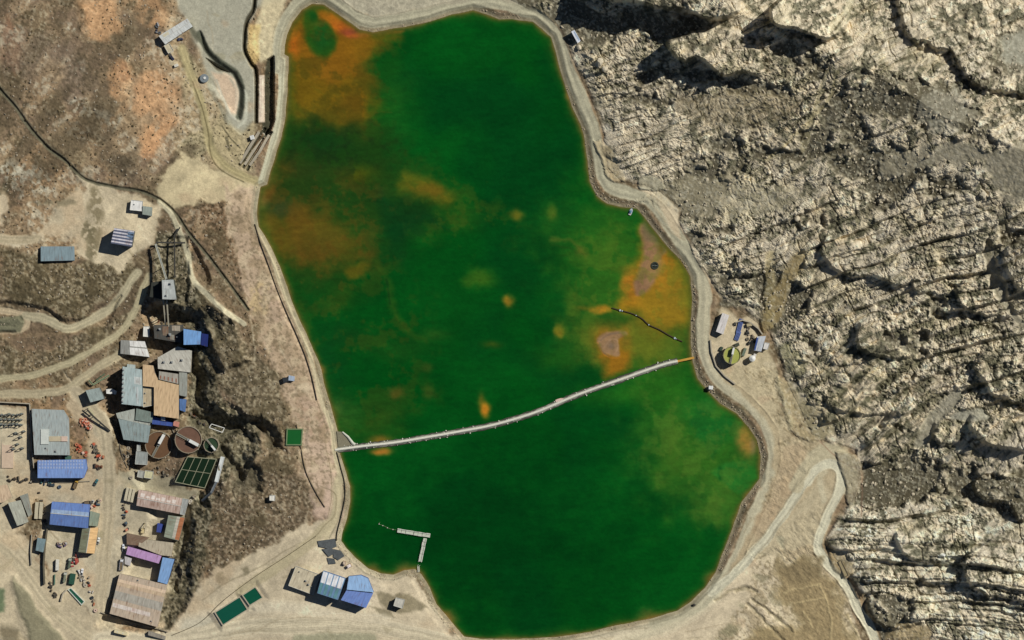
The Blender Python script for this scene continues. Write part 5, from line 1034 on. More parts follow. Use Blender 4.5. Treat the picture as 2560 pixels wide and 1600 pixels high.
building('pump_house', 'deeper blue southern roof slope of the light blue shore hall', [(866,1476),(933,1483),(915,1520),(852,1500)], 8.2, 'mono', sh((112,136,190), (100,124,180), period=2.4, patch=.5), wall=WALLB, rise=.02, ridge=False)
building('small_shed', 'pale grey hut among shrubs east of the shore pump house', [(990,1494),(1012,1499),(1006,1521),(984,1514)], 5, 'flat', sh((200,196,182)), wins=1)
building('small_shed', 'tiny white hut alone on the brown western slope', [(674,1239),(688,1238),(687,1252),(674,1251)], 3, 'flat', sh((226,222,210)), wins=1)
building('small_shed', 'little pale blue hut beside dark debris on the west bank', [(722,938),(737,941),(736,953),(721,951)], 3, 'mono', sh((176,190,206)), wins=1)
building('small_shed', 'dark narrow shelter beside the pale blue hut on the west bank', [(706,944),(719,943),(722,952),(709,958)], 2.8, 'mono', sh((50,54,58)), wins=0)
# east shore compound
building('small_house', 'long white roof at the north west of the east shore compound', [(1806,782),(1823,788),(1808,836),(1790,829)], 5, 'mono', sh((220,214,208)), rise=.03)
building('small_house', 'white roof with blue western edge in the east shore compound', [(1893,841),(1915,840),(1903,879),(1885,876)], 4.5, 'mono', sh((196,200,204)), rise=.03, panels=[('blue_edge_sheet', .0,.2,.1,.98, sh((70,92,150)))])
building('small_shed', 'small white hut at the east end of the east shore compound', [(1912,856),(1924,858),(1919,874),(1908,872)], 3.6, 'flat', sh((222,218,210)), wins=1)
building('small_shed', 'tiny white hut on the shore bank below the compound', [(1772,964),(1783,965),(1782,974),(1772,973)], 3, 'flat', sh((232,232,226)), wins=0)
building('roadside_shed', 'narrow white roofed shed beside the north east bend of the road', [(1428,79),(1436,75),(1452,102),(1444,108)], 3.6, 'mono', sh((222,226,232)), rise=.04, panels=[('blue_grey_sheet', .5,.9,.1,.9, sh((168,184,204)))])

# ================================================================ tanks, basins and ponds
def thickener(px, py, r, h, liquid, ang, label, house=True, rim=(150,138,116), half=False, bw=.16):
    z = zat(px, py); t = empty('thickener_tank', px, py, z, label, 'tank')
    MB().ring(0, 0, r - .5, r, -1.5, h, 48).build('tank_wall', plain('tank_rim', rim), t)
    lq = MB().cyl(0, 0, r - .5, h - 1.0, h - .7, 48).build('slurry', plain('slurry', liquid, .5, 0, .3, .16, .25), t)
    d = (math.cos(R(ang)), math.sin(R(ang)))
    br = MB().bar((-d[0]*r, -d[1]*r, h + .15), (d[0]*r, d[1]*r, h + .15), max(1.3, r*bw), .3).build('bridge', plain('bridge_deck', (120,116,108)), t)
    for s in (-1, 1):
        o = (-d[1]*r*bw*.5*s, d[0]*r*bw*.5*s); MB().bar((-d[0]*r + o[0], -d[1]*r + o[1], h + 1.1), (d[0]*r + o[0], d[1]*r + o[1], h + 1.1), .12, .12).build('handrail', RAIL, br)
    MB().cyl(0, 0, r*.09, h - .9, h + 1.4, 16).build('drive_head', STEEL, t)
    if house: MB().bar((d[0]*r*.1, d[1]*r*.1, h + 1.6), (d[0]*r*.85, d[1]*r*.85, h + 1.6), r*.22, 2.4).build('walkway_house', WHITE, t)
    w = MB()
    for k in range(8): a = k * math.pi / 4; w.box((r+.1)*math.cos(a)-.25,(r+.1)*math.cos(a)+.25,(r+.1)*math.sin(a)-.25,(r+.1)*math.sin(a)+.25,-1,h-.2)
    w.build('buttress', CONC, t); return t
thickener(472, 1099, 10.2, 4.5, (112,84,68), -28, 'round tank of brown slurry with white bridge, the more eastern big one')
thickener(398, 1112, 10.3, 4, (106,78,54), 62, 'round tank of brown slurry tucked against the filter hall')
thickener(529, 1112, 5.8, 4, (46,66,44), -50, 'small round tank of dark green water with short white bridge')
thickener(1829, 888, 6.6, 7, (168,172,88), 78, 'round yellow green tank in the east shore compound', rim=(150,146,104))
def basin(name, label, pts, h, wcol, cols=1, rows=1, wall=.5, wallm=None, cat='basin', drop=.4, lx=0):
    zmin, zm = base_z(pts); cx = sum(p[0] for p in pts) / 4; cy = sum(p[1] for p in pts) / 4
    t = empty(name, cx, cy, zm, label, cat); ox, oy, _ = W(cx, cy, zm)
    q = [W(p[0], p[1], zm + h) for p in pts]; q = [(a[0] - ox, a[1] - oy) for a in q]; wallm = wallm or CONC
    fr = MB()
    for i in range(4):
        a, b_ = q[i], q[(i+1) % 4]; L_ = math.dist(a, b_); e = ((b_[0]-a[0]) / L_ * wall / 2, (b_[1]-a[1]) / L_ * wall / 2)
        if i % 2 == 0: a = (a[0]-e[0], a[1]-e[1]); b_ = (b_[0]+e[0], b_[1]+e[1])
        else: a = (a[0]+e[0], a[1]+e[1]); b_ = (b_[0]-e[0], b_[1]-e[1])
        fr.bar((*a, (h - 1.5) / 2), (*b_, (h - 1.5) / 2), wall, h + 1.5)
    fr.build('basin_wall', wallm, t)
    for i in range(1, cols): MB().bar((*bil(q, i/cols, .02), h/2 - .36), (*bil(q, i/cols, .98), h/2 - .36), wall * .7, h + .7).build('divider', wallm, t)
    for j in range(1, rows): MB().bar((*bil(q, .02, j/rows), h/2 - .4), (*bil(q, .98, j/rows), h/2 - .4), wall * .7, h + .6).build('divider', wallm, t)
    for i in range(cols):
        for j in range(rows):
            P = [bil(q, (i+.03)/cols, (j+.03)/rows), bil(q, (i+.97)/cols, (j+.03)/rows), bil(q, (i+.97)/cols, (j+.97)/rows), bil(q, (i+.03)/cols, (j+.97)/rows)]
            MB().prism(P, h - drop - .4, h - drop).build('water_cell' if cols * rows > 1 else 'water_surface', plain('basin_water', wcol, .25, 0, .3, .06, .2), t)
    return t
basin('settling_basin', 'dark green settling basin divided into eight cells by pale walls', [(469,1142),(541,1148),(512,1220),(438,1205)], 2.2, (26,44,28), 4, 2, .55, plain('basin_rim', (150,150,122)))
basin('square_pond', 'square bright green pond in a pale frame on the west bank', [(718,1073),(756,1073),(753,1112),(716,1112)], 1.2, (30,96,44), 1, 1, .9, plain('pond_rim', (110,130,92)))
basin('lined_pond', 'larger western part of the twin teal green ponds', [(537,1531),(599,1492),(619,1524),(557,1563)], .7, (22,84,66), 1, 1, .8)
basin('lined_pond', 'smaller eastern part of the twin teal green ponds', [(606,1488),(638,1467),(657,1494),(624,1514)], .7, (20,84,62), 1, 1, .8)
basin('small_basin', 'pale rectangular trench with dark inner edge beside the south east lane', [(2095,1405),(2102,1400),(2121,1438),(2112,1443)], .5, (160,146,112), 1, 1, .6, plain('trench_edge', (92,84,66)), drop=.3)
# ================================================================ conveyors, pipes and frames
def run(name, label, cat, pts, w, mat, hs, thick=.5, legs=0, legm=None, part='deck', rail=None):
    """elevated straight-run structure through points (px,py) at heights hs above the ground"""
    z0 = zat(*pts[0]); t = empty(name, pts[0][0], pts[0][1], z0, label, cat); o = W(pts[0][0], pts[0][1], z0)
    P = []
    for (x, y), h in zip(pts, hs): g_ = zat(x, y); p = W(x, y, g_ + h); P.append((p[0]-o[0], p[1]-o[1], p[2]-o[2]))
    for a, b_ in zip(P[:-1], P[1:]): MB().bar(a, b_, w, thick).build(part, mat, t)
    if rail:
        for a, b_ in zip(P[:-1], P[1:]):
            for s in (-1, 1):
                d = Vector(b_) - Vector(a); u = d.cross(Vector((0,0,1))).normalized() * (w/2 - .1) * s + Vector((0,0,thick/2 + .5)); MB().bar(Vector(a)+u, Vector(b_)+u, .14, .14).build('handrail', rail, t)
    if legs:
        n = 0
        for (pa, pb), (a, b_), in zip(zip(pts[:-1], pts[1:]), zip(P[:-1], P[1:])):
            L_ = math.dist(a, b_); k_ = max(1, int(L_ / legs))
            for k in range(k_ + 1):
                f = (k + .2) / (k_ + .4); x = pa[0] + (pb[0]-pa[0]) * f; y = pa[1] + (pb[1]-pa[1]) * f; c = Vector(a).lerp(Vector(b_), f)
                zg_ = zat(x, y) - z0
                if c.z - thick/2 - zg_ < .5: continue
                MB().bar((c.x, c.y, zg_ - .5), (c.x, c.y, c.z - thick/2 - .02), .4, .4).build('leg', legm or STEEL, t)
    return t
run('conveyor', 'slim pale conveyor climbing to the crusher tower', 'conveyor', [(389,610),(416,698)], 1.5, plain('conveyor_cover', (170,172,164)), (6,13), .9, 9, rail=RAIL)
run('conveyor', 'western of the twin pale pipes below the crusher tower', 'conveyor', [(408,750),(415,820)], 1.0, plain('pipe_cover', (176,168,146)), (9,9), .7, 10)
run('conveyor', 'eastern of the twin pale pipes below the crusher tower', 'conveyor', [(417,750),(422,822)], 1.0, plain('pipe_cover', (176,168,146)), (9,9), .7, 10)
run('shadow_bar', 'dark bar standing in for the shadow across the top of the conveyor trestle', 'beam', [(390,606),(463,607)], 1.2, BELT, (5,3), .6, 8)  # this bar and the next are trestle shadows given a solid dark shape
run('shadow_bar', 'dark long bar standing in for the trestle shadow east of the conveyor', 'beam', [(450,568),(436,590),(437,694)], 1.0, BELT, (2,4,6), .6, 10)
run('conveyor', 'dark inclined gallery standing in for the conveyor shadow west of the filter hall', 'conveyor', [(218,1024),(230,1038),(275,1078)], 1.3, BELT, (5,4,.8), .7, 8)  # mostly the conveyor's cast shadow, modelled as a dark gallery
run('pipe_bridge', 'thin pale pipe bridge beside the dark shadow gallery', 'pipe', [(220,1016),(234,1036)], .8, RAIL, (5,3), .4, 5)
run('walkway', 'broad white walkway along the east side of the settling basin', 'walkway', [(557,1142),(541,1205)], 3.0, plain('walkway_deck', (196,200,196)), (4,3.4), .4, 7, rail=WHITE)
run('pipe_rack', 'grey pipe rack running south west from the white walkway', 'pipe', [(541,1205),(528,1232),(505,1252)], 1.8, plain('rack_grey', (120,126,130)), (3.4,2.6,1.6), .5, 6, rail=STEEL)
run('walkway', 'green lattice gantry north of the blue grey pump house roof', 'walkway', [(222,950),(232,962),(273,938)], 1.3, plain('gantry_green', (96,116,88)), (3,3,4), .4, 6, rail=RAIL)
run('walkway', 'thin lattice gantry parallel to the green one', 'walkway', [(240,952),(262,934)], .8, plain('gantry_green', (96,116,88)), (3,4), .3, 6)
fr = empty('steel_frame', 541, 1072, zat(541,1072), 'tilted white rectangular steel frame above the small round tank', 'frame'); f0 = W(541,1072,zat(541,1072)); zf = 4
fq = [W(x, y, f0[2] + zf) for x, y in ((529,1060),(561,1070),(556,1081),(523,1069))]; fq = [(a[0]-f0[0], a[1]-f0[1]) for a in fq]
for i in range(4): MB().bar((*fq[i], zf), (*fq[(i+1) % 4], zf), .5, .4).build('beam', WHITE, fr); MB().bar((*fq[i], -1), (*fq[i], zf - .25), .3, .3).build('leg', STEEL, fr)
def wall_run(name, label, cat, pts, h, w, mat, cap=None):
    z0 = zat(*pts[0]); t = empty(name, pts[0][0], pts[0][1], z0, label, cat); o = W(pts[0][0], pts[0][1], z0)
    a_ = MB(); c_ = MB()
    for p, q in zip(pts[:-1], pts[1:]):
        L_ = math.dist(p, q); n = max(1, int(L_ / 25))
        for k in range(n):
            A = lerp(p, q, k/n); B = lerp(p, q, (k+1)/n); za = zat(*A); zb_ = zat(*B); a = W(*A, za); b_ = W(*B, zb_)
            a = (a[0]-o[0], a[1]-o[1], a[2]-o[2] + (h-1)/2); b_ = (b_[0]-o[0], b_[1]-o[1], b_[2]-o[2] + (h-1)/2)
            a_.bar(a, b_, w, h + 1); c_.bar((a[0], a[1], a[2] + h/2 + .58), (b_[0], b_[1], b_[2] + h/2 + .58), w * 1.3, .14)
    a_.build('wall_panel', mat, t); c_.build('coping', cap or CONC, t); return t
wall_run('yard_wall', 'long dark retaining wall along the west side of the southern yard', 'wall', [(119,1322),(114,1360),(110,1410),(112,1460)], 3.2, .8, plain('dark_wall', (70,66,54)), plain('coping_grey', (104,98,80)))
wall_run('yard_wall', 'straight boundary wall along the north of the switchyard', 'wall', [(-60,1004),(0,1005),(75,1009)], 2.6, .6, WALLM)
wall_run('yard_wall', 'boundary wall between the switchyard and the big workshop', 'wall', [(75,1010),(78,1060),(80,1120),(86,1170)], 2.6, .6, WALLM)
wall_run('yard_wall', 'short curved wall at the head of the green channel', 'wall', [(153,1502),(158,1484),(168,1474)], 1.8, .8, plain('white_wall', (200,196,178)))
wall_run('yard_wall', 'dark wall along the road west of the little blue grey house', 'wall', [(80,1336),(77,1380),(79,1412)], 1.6, .5, plain('dark_wall', (70,66,54)))
wall_run('spillway_wall', 'pale west wall of the concrete chute by the north west shore', 'wall', [(648,330),(622,372),(600,408)], 1.4, 1.6, plain('pale_concrete', (206,200,180)))
wall_run('spillway_wall', 'pale middle wall of the concrete chute by the north west shore', 'wall', [(660,334),(636,374),(612,412)], 1.4, 1.6, plain('pale_concrete', (206,200,180)))
wall_run('spillway_wall', 'pale east wall of the concrete chute by the north west shore', 'wall', [(673,338),(650,378),(625,414)], 1.4, 1.6, plain('pale_concrete', (206,200,180)))
wall_run('fence', 'low mesh fence round the foot of the huge patchwork hall', 'fence', [(252,1530),(330,1556),(395,1572),(420,1580)], 1.6, .3, plain('fence_dark', (84,78,64)))
# pipelines lying on the ground
def pipeline(label, pts, r, rgb, lift=.3, name='pipeline'):
    pts = [tuple(p) for p in spline(pts, 6)]; z0 = zat(*pts[0]); t = empty(name, pts[0][0], pts[0][1], z0, label, 'pipe'); o = W(pts[0][0], pts[0][1], z0)
    P = [W(x, y, zat(x, y) + lift + r) for x, y in pts]; P = [(a[0]-o[0], a[1]-o[1], a[2]-o[2]) for a in P]
    MB().tube(P, r, 8).build('pipe', plain('pipe_paint', rgb), t)
    for i in range(2, len(P) - 1, 5): p = P[i]; MB().box(p[0]-.3, p[0]+.3, p[1]-.3, p[1]+.3, p[2]-r-.9, p[2]-r+.02).build('support', CONC, t)
    return t
pipeline('dark pipeline following the top of the western bank beside the shore path', [(637,560),(652,610),(672,665),(692,722),(716,780),(742,838),(764,892),(780,945),(792,1000)], .35, (60,54,44))
pipeline('thin dark pipe down the pink earth strip south of the square pond', [(741,1062),(752,1120),(765,1180),(790,1232),(812,1268)], .25, (70,60,48))
pipeline('dark pipe along the lake edge of the road south of the barrier', [(842,1130),(852,1170),(861,1205),(862,1245),(853,1290),(843,1330),(841,1352)], .4, (58,56,46))
pipeline('dark pipe between the parking spot and the twin ponds', [(430,1588),(500,1556),(560,1500),(640,1440),(720,1388),(790,1340)], .2, (96,86,68))
# ================================================================ on the water
def on_water(name, px, py, label, cat, ang=0, group=None): return empty(name, px, py, 0, label, cat, group, R(ang))
CW = [(838,1125),(905,1116),(984,1107),(1063,1094),(1143,1080),(1235,1062),(1338,1031),(1444,987),(1545,951),(1650,914),(1694,903)]
cw = on_water('floating_barrier', 838, 1122, 'long pale and black floating barrier crossing the lake', 'barrier'); cp = spline(CW, 6); o = W(838,1122,0)
cl = [(W(x, y, 0)[0]-o[0], W(x, y, 0)[1]-o[1]) for x, y in cp]
def ribbon(line_, w, z0, z1, seed, jit=.3, top=.6):
    rs = random.Random(seed); n = len(line_); vs = []; fs = []
    for i, (x, y) in enumerate(line_):
        a = line_[max(i-1, 0)]; b_ = line_[min(i+1, n-1)]; L_ = math.dist(a, b_); nx, ny = -(b_[1]-a[1])/L_, (b_[0]-a[0])/L_
        for s, z in ((-1, z0), (-top, z1), (top, z1), (1, z0)):
            k = s * w/2 * (1 + rs.uniform(-jit, jit)); vs.append((x + nx*k, y + ny*k, z + rs.uniform(-.03, .03)))
    for i in range(n - 1):
        for k in range(3): fs.append((4*i+k, 4*i+k+1, 4*i+k+5, 4*i+k+4))
        fs.append((4*i+3, 4*i, 4*i+4, 4*i+7))
    fs += [(0,1,2,3), (4*n-1,4*n-2,4*n-3,4*n-4)]
    mb = MB(); mb.add(vs, fs); return mb
fine = [tuple(p) for p in spline(cl, 2)]
ribbon(fine, 5.6, -.6, .32, 3, .16, .8).build('black_liner', plain('black_liner', (70,68,60), .6, 0, .3, .25, .5), cw)
ribbon(fine, 3.3, .3, .7, 4, .2, .7).build('tarpaulin', plain('grey_tarp', (150,150,134), .8, 0, .3, .3, .8), cw)
MB().tube([(x, y, 1.0) for x, y in fine], .95, 8).build('pale_pipe', plain('pale_pipe', (226,222,204), .6, 0, .3, .12, .8), cw)
rs = random.Random(11)
for k in range(90):
    i = rs.randrange(4, len(cl) - 3); a = cl[i-1]; b_ = cl[i+1]; L_ = math.dist(a, b_); nx, ny = -(b_[1]-a[1])/L_, (b_[0]-a[0])/L_; s = rs.choice((-1, 1)) * rs.uniform(.8, 2.6); r_ = rs.uniform(.3, .6)
    x, y = a[0] + nx*s + rs.uniform(-1.5, 1.5), a[1] + ny*s
    MB().cyl(x, y, r_, .2, .95, 8, r_*.6).build('float', plain('float_white', (214,212,196)), cw)
e1, e2 = W(1694,903,0), W(1735,894,0)
MB().bar((e1[0]-o[0], e1[1]-o[1], .9), (e2[0]-o[0], e2[1]-o[1], 2.0), 1.6, .35).build('yellow_gangway', plain('gangway_yellow', (206,158,70)), cw)
wd = on_water('gravel_wedge', 866, 1098, 'grey gravel wedge with pale edge at the west end of the barrier', 'ramp')
q = [W(x, y, 0) for x, y in ((842,1078),(856,1080),(870,1092),(882,1108),(884,1112),(846,1118))]; q0 = W(866,1098,0); q = [(a[0]-q0[0], a[1]-q0[1]) for a in q]
MB().prism(q, -1, [.9,.7,.6,.5,.5,.9]).build('gravel_bed', plain('grey_gravel', (132,126,104), .9, 0, .2, .25, 1.5), wd)
MB().tube([(q[1][0], q[1][1], .8),(q[2][0], q[2][1], .75),(q[3][0], q[3][1], .65),(q[4][0]+1, q[4][1], .6)], [.6,.9,1.1,1.3], 8).build('pale_edge', plain('sand_bags', (200,200,182)), wd)
def pontoon(label, a, b_, w, n, seed, group='jetty pontoons in the south west bay'):
    t = on_water('floating_pontoon', a[0], a[1], label, 'pontoon', group=group); o = W(a[0], a[1], 0); A = Vector((0, 0, .45)); B = Vector(W(b_[0], b_[1], 0)) - Vector(o) + Vector((0, 0, .45)); rs = random.Random(seed)
    for k in range(n):
        p = A.lerp(B, k/n); q = A.lerp(B, (k + .93)/n); j = Vector((rs.uniform(-.15, .15), rs.uniform(-.15, .15), 0))
        MB().bar(p + j, q + j, w * rs.uniform(.9, 1.08), .9).build('deck_section', plain('pontoon_deck', (196,198,180), .8, 0, .3, .16, .9), t)
    d = (B - A).normalized(); u = d.cross(Vector((0,0,1))) * (w/2 - .15)
    for s in (-1, 1): MB().bar(A + u*s + Vector((0,0,1.3)), B + u*s + Vector((0,0,1.3)), .16, .16).build('handrail', WHITE, t)
    MB().bar(A - Vector((0,0,.5)), B - Vector((0,0,.5)), w * .7, .4).build('float_hull', BELT, t); return t
pontoon('outer pale pontoon lying west to east in the south west bay', (994,1326), (1076,1339), 2.9, 8, 1)
pontoon('inner pale pontoon running from the south shore to the outer one', (1063,1346), (1050,1405), 2.6, 6, 2)
run('gangway', 'narrow pale gangway from the inner pontoon to the rocky point', 'gangway', [(1050,1405),(1046,1416),(1047,1430)], 1.5, plain('gangway', (186,184,160)), (1.9,1.6,.8), .3, rail=WHITE)
hs_ = on_water('trailing_hose', 994, 1326, 'thin pale green hose trailing west from the outer pontoon', 'hose'); o = W(994,1326,0)
hp = spline([(992,1325),(975,1322),(960,1315),(948,1310),(950,1305)], 5); MB().tube([(W(x,y,0)[0]-o[0], W(x,y,0)[1]-o[1], .12) for x, y in hp], .22, 6).build('hose', plain('hose_green', (88,112,70)), hs_)
for k in range(4): p = hp[3 + k*4]; MB().cyl(W(p[0],p[1],0)[0]-o[0], W(p[0],p[1],0)[1]-o[1], .35, 0, .5, 8).build('float', plain('float_white', (214,212,196)), hs_)
bm_ = on_water('floating_boom', 1550, 776, 'dark curved floating hose in the ochre bay north of the barrier', 'boom'); o = W(1550,776,0)
bp_ = spline([(1530,770),(1550,776),(1580,784),(1604,796),(1622,812),(1648,824),(1672,838),(1690,847),(1706,854)], 5); P = [(W(x,y,0)[0]-o[0], W(x,y,0)[1]-o[1], .3) for x, y in bp_]
MB().tube(P, .5, 8).build('hose', plain('hose_dark', (62,52,32)), bm_)
for i, r_ in ((5, .9), (6, .6), (20, .6), (34, .9), (35, .5), (12, .5)): MB().cyl(P[i][0], P[i][1], r_, 0, .9, 10, r_*.7).build('float', plain('float_blue', (186,200,206)), bm_)
def boat(px, py, ang, label, rgb, L=6, w=2.2, deck=(200,196,186), cabin=True):
    t = on_water('small_boat', px, py, label, 'boat', ang)
    n = [(-L/2, .75), (-L*.2, 1), (L*.2, .95), (L*.4, .5), (L/2, .08)]
    loft([(x, [(-w/2*k*.7, -.3), (w/2*k*.7, -.3), (w/2*k, .7), (-w/2*k, .7)]) for x, k in n]).build('hull', plain('hull_paint', rgb), t)
    loft([(x, [(-w/2*k*.8, .7), (w/2*k*.8, .7), (w/2*k*.8, .78), (-w/2*k*.8, .78)]) for x, k in n[:-1]]).build('deck', plain('deck_paint', deck), t)
    if cabin: loft([(-L*.2, sec(w*.5,.78,1.7)), (L*.05, sec(w*.5,.78,1.8)), (L*.2, sec(w*.45,.78,1.0))]).build('cabin', plain('hull_paint', rgb), t)
    return t
boat(1399, 1000, 17, 'small pinkish boat moored at the north side of the floating barrier', (206,168,154), 6.2, 2.4, (214,190,176), False)
boat(1577, 529, 70, 'small blue and white boat by the shore below the wide road bend', (92,130,160), 5.5, 2.6)
ar = on_water('round_intake', 1637, 664, 'dark round intake ring in the mud tongue near the east shore', 'intake ring')
MB().ring(0, 0, 1.9, 2.9, -.5, .5, 28).build('ring_float', plain('ring_dark', (52,58,48)), ar); MB().cyl(0, 0, 1.9, -.3, .1, 24).build('screen', plain('screen_dark', (34,42,36)), ar)
MB().cyl(0, 0, .4, .1, .8, 10).build('buoy', plain('buoy_grey', (96,110,100)), ar); MB().bar((-1.9,0,.4),(1.9,0,.4),.2,.2).build('crossbar', STEEL, ar)
# ================================================================ vehicles and yard goods
bus(303, 1581, -14, 'cream bus with a dark shadow on the road below the huge hall', (222,208,166), 10.5)
bus(144, 1412, 88, 'short white bus parked in the middle of the southern yard', (220,216,200), 8.5)
truck(304, 1411, 84, 'white box truck beside the lilac slab roof', (226,226,226), (214,214,220), 8.5)
truck(190, 1210, 70, 'yellow tipper truck in the yard north of the deep blue hall', (200,160,70), (150,120,60), 7)
pickup(246, 1352, 75, 'white pickup beside the peach sloped house'); pickup(205, 1430, 80, 'white pickup at the east edge of the southern yard', (234,234,234))
pickup(209, 1447, -70, 'cream pickup just south of the white one in the southern yard', (200,190,168)); pickup(309, 1369, 90, 'white pickup at the west end of the purple roof', (232,236,240))
pickup(113, 1201, 5, 'white pickup parked below the long blue roof', (232,232,228)); pickup(240, 1206, 60, 'teal pickup near the crates east of the long blue roof', (60,112,116))
pickup(429, 143, -55, 'dark blue pickup below the cream hut on the brown slope', (52,54,74)); pickup(128, 1212, -10, 'dark slate pickup among scrap below the long blue roof', (62,76,84))
truck(222, 1256, 5, 'grey flatbed truck beside the east end of the deep blue hall', (96,92,84), (80,74,66), 6.5)
excavator(357, 1326, 80, 'yellow and white excavator in the courtyard north of the purple roof', (204,186,140)); excavator(192, 1400, 100, 'red excavator among the tanks of the southern yard', (176,84,70))
truck(174, 1408, 78, 'green grey tanker truck with long tank in the southern yard', (170,176,160), (86,96,80), 8, tank=True); truck(162, 1443, 78, 'pale tanker truck south of the green grey one', (196,196,180), (120,124,104), 8, tank=True)
shipping_box(181, 1447, 80, 'open dark green tank with white frame in the southern yard', (44,84,66), 8, 4, 2.6, 'water_tank', 'tank')
basin('green_channel', 'narrow green water channel with white rim at the foot of the southern yard', [(170,1474),(177,1470),(211,1504),(204,1512)], 1.0, (40,92,72), 1, 1, .6, plain('white_rim', (206,210,196)))
run('pipe_rack', 'long thin green pipe on stands in the western part of the southern yard', 'pipe', [(137,1436),(136,1462)], .9, plain('pipe_green', (84,116,96)), (1.2,1.2), .7, 4)
shipping_box(441, 164, 20, 'tiny white box container beside the western hill track', (220,216,200), 3, 2, 2.2)
tk = empty('water_tank', 511, 196, zat(511,196), 'small round grey tank with a white lid beside the curved dump', 'tank'); MB().cyl(0,0,3.2,0,2.4,24).build('shell', plain('tank_grey', (128,136,138)), tk); MB().cyl(.4,.2,1.0,2.4,2.9,14).build('lid', WHITE, tk)
dm = empty('domed_tank', 1880, 896, zat(1880,896), 'white domed tank with a round dark shadow in the east shore compound', 'tank'); MB().cyl(0,0,2.3,0,5.2,20).build('shell', WHITE, dm); MB().cyl(0,0,2.35,5.2,6.2,20,.4).build('dome', WHITE, dm)
# east compound plant
for i, (x, y, a, l, rgb, s) in enumerate(((1850,815,75,'upper blue pipe bundle in the east shore compound',(96,114,166),(1.2,5.5)),(1845,840,70,'lower blue pipe bundle in the east shore compound',(96,114,166),(1.0,3.5)),(1868,832,20,'dark compressor skid between the blue pipes and the white roof',(60,60,58),(3,3)),(1872,858,40,'dark pump skid south of the compressor in the east compound',(54,58,50),(3.4,2.4)),(1838,812,80,'black round manhole cover at the north of the east compound',(30,28,26),(1.6,1.6)))):
    t = empty('pipe_bundle' if i < 2 else 'machine_skid', x, y, zat(x, y), l, 'pipes' if i < 2 else 'machine', None, R(a))
    if i < 2:
        for k in range(4): MB().tube([(-s[1], -s[0] + k*.9, .8), (s[1], -s[0] + k*.9, .8)], .35, 8).build('pipe', plain('blue_pipe', rgb), t)
        MB().box(-s[1]*.8, -s[1]*.7, -s[0]-.5, s[0]+1, 0, .45).box(s[1]*.7, s[1]*.8, -s[0]-.5, s[0]+1, 0, .45).build('cradle', CONC, t)
    else:
        MB().box(-s[0]/2, s[0]/2, -s[1]/2, s[1]/2, 0, .4).build('skid', BELT, t); MB().tube([(-s[0]*.35,0,1.0),(s[0]*.35,0,1.0)], min(s)*.25, 12).build('motor', plain('machine_dark', rgb), t); MB().cyl(s[0]*.3, s[1]*.25, .3, .4, 1.9, 10).build('stack', STEEL, t)
for i, (x, y, a, l, rgb, s3) in enumerate(((1803,872,60,'dark green equipment box on the west side of the yellow green tank',(60,76,62),(3,2,1.6)),(1860,880,70,'grey green tank skid between the yellow green tank and the white dome',(110,122,104),(6,2,2.0)),(1842,862,20,'dark cabin north of the yellow green tank',(70,74,62),(3.5,2.4,2.6)),(1873,812,10,'small sand coloured container at the rock foot of the east compound',(180,166,130),(4,2.2,2.4)),(1886,890,70,'small pale container beside the white dome',(206,200,190),(3.4,2.0,2.2)))):
    shipping_box(x, y, a, l, rgb, s3[0], s3[1], s3[2], 'equipment_box', 'equipment box')
wall_run('retaining_wall', 'curved retaining wall at the rock foot behind the east shore compound', 'wall', [(1838,806),(1856,800),(1876,806),(1896,822),(1906,836)], 2.4, .7, plain('stone_wall', (120,108,84)))
wall_run('retaining_wall', 'low stone wall between the ring road and the east shore compound', 'wall', [(1776,850),(1779,880),(1790,915),(1812,940),(1838,960)], 1.2, .8, plain('stone_wall', (120,108,84)))
# crates and machine parts in the yards
def goods(px, py, ang, label, rgb, group, s=1.0, kind=0, cat='machine part', name='machine_part'):
    z = zat(px, py); t = empty(name, px, py, z, label, cat, group, R(ang))
    MB().box(-1.1*s, 1.1*s, -.8*s, .8*s, 0, .18).build('pallet', plain('pallet_wood', (140,116,86)), t)
    m = plain('yard_paint', rgb, .7, 0, .3, .2, 1)
    if kind == 0: MB().box(-.9*s, .9*s, -.6*s, .6*s, .18, 1.0*s).box(-.5*s, .3*s, -.4*s, .4*s, 1.0*s, 1.5*s).build('crate', m, t)
    elif kind == 1: MB().tube([(-1.2*s, 0, .8*s), (1.2*s, 0, .8*s)], .55*s, 10).build('drum', m, t)
    else: MB().ring(0, 0, .4*s, 1.1*s, .18, .9*s, 14).build('wheel_casting', m, t)
    return t
rs = random.Random(5)
def pile(n, x0, y0, x1, y1, spread, label, cols, group, s=(.8, 1.3)):
    for k in range(n):
        f = (k + .5) / n; x = x0 + (x1-x0)*f + rs.uniform(-spread, spread); y = y0 + (y1-y0)*f + rs.uniform(-spread, spread)
        goods(x, y, rs.uniform(0, 180), label, rs.choice(cols), group, rs.uniform(*s), k % 3)
RED = [(196,96,66), (206,140,112), (178,84,60), (214,186,166), (188,120,88)]; GRY = [(120,112,96), (88,82,70), (168,158,138), (74,70,62)]
pile(18, 199,1048, 226,1074, 7, 'red and cream machine part in the heap beside the big workshop', RED, 'red machine parts heaped by the big workshop')
pile(12, 192,1112, 216,1140, 7, 'red machine part scattered in the yard south of the big heap', RED, 'red machine parts scattered in the yard')
pile(16, 230,1106, 254,1150, 6, 'rusty red or grey part in the row along the road edge', RED + GRY, 'parts lined along the road edge')
pile(7, 236,1165, 252,1168, 4, 'dark rusty part in the small heap south of the roadside row', [(110,70,50), (80,70,60)], 'dark parts by the road')
pile(6, 100,1203, 150,1216, 4, 'teal or slate scrap piece below the long blue roof', [(70,110,110), (80,96,110), (60,70,76)], 'teal scrap below the long blue roof')
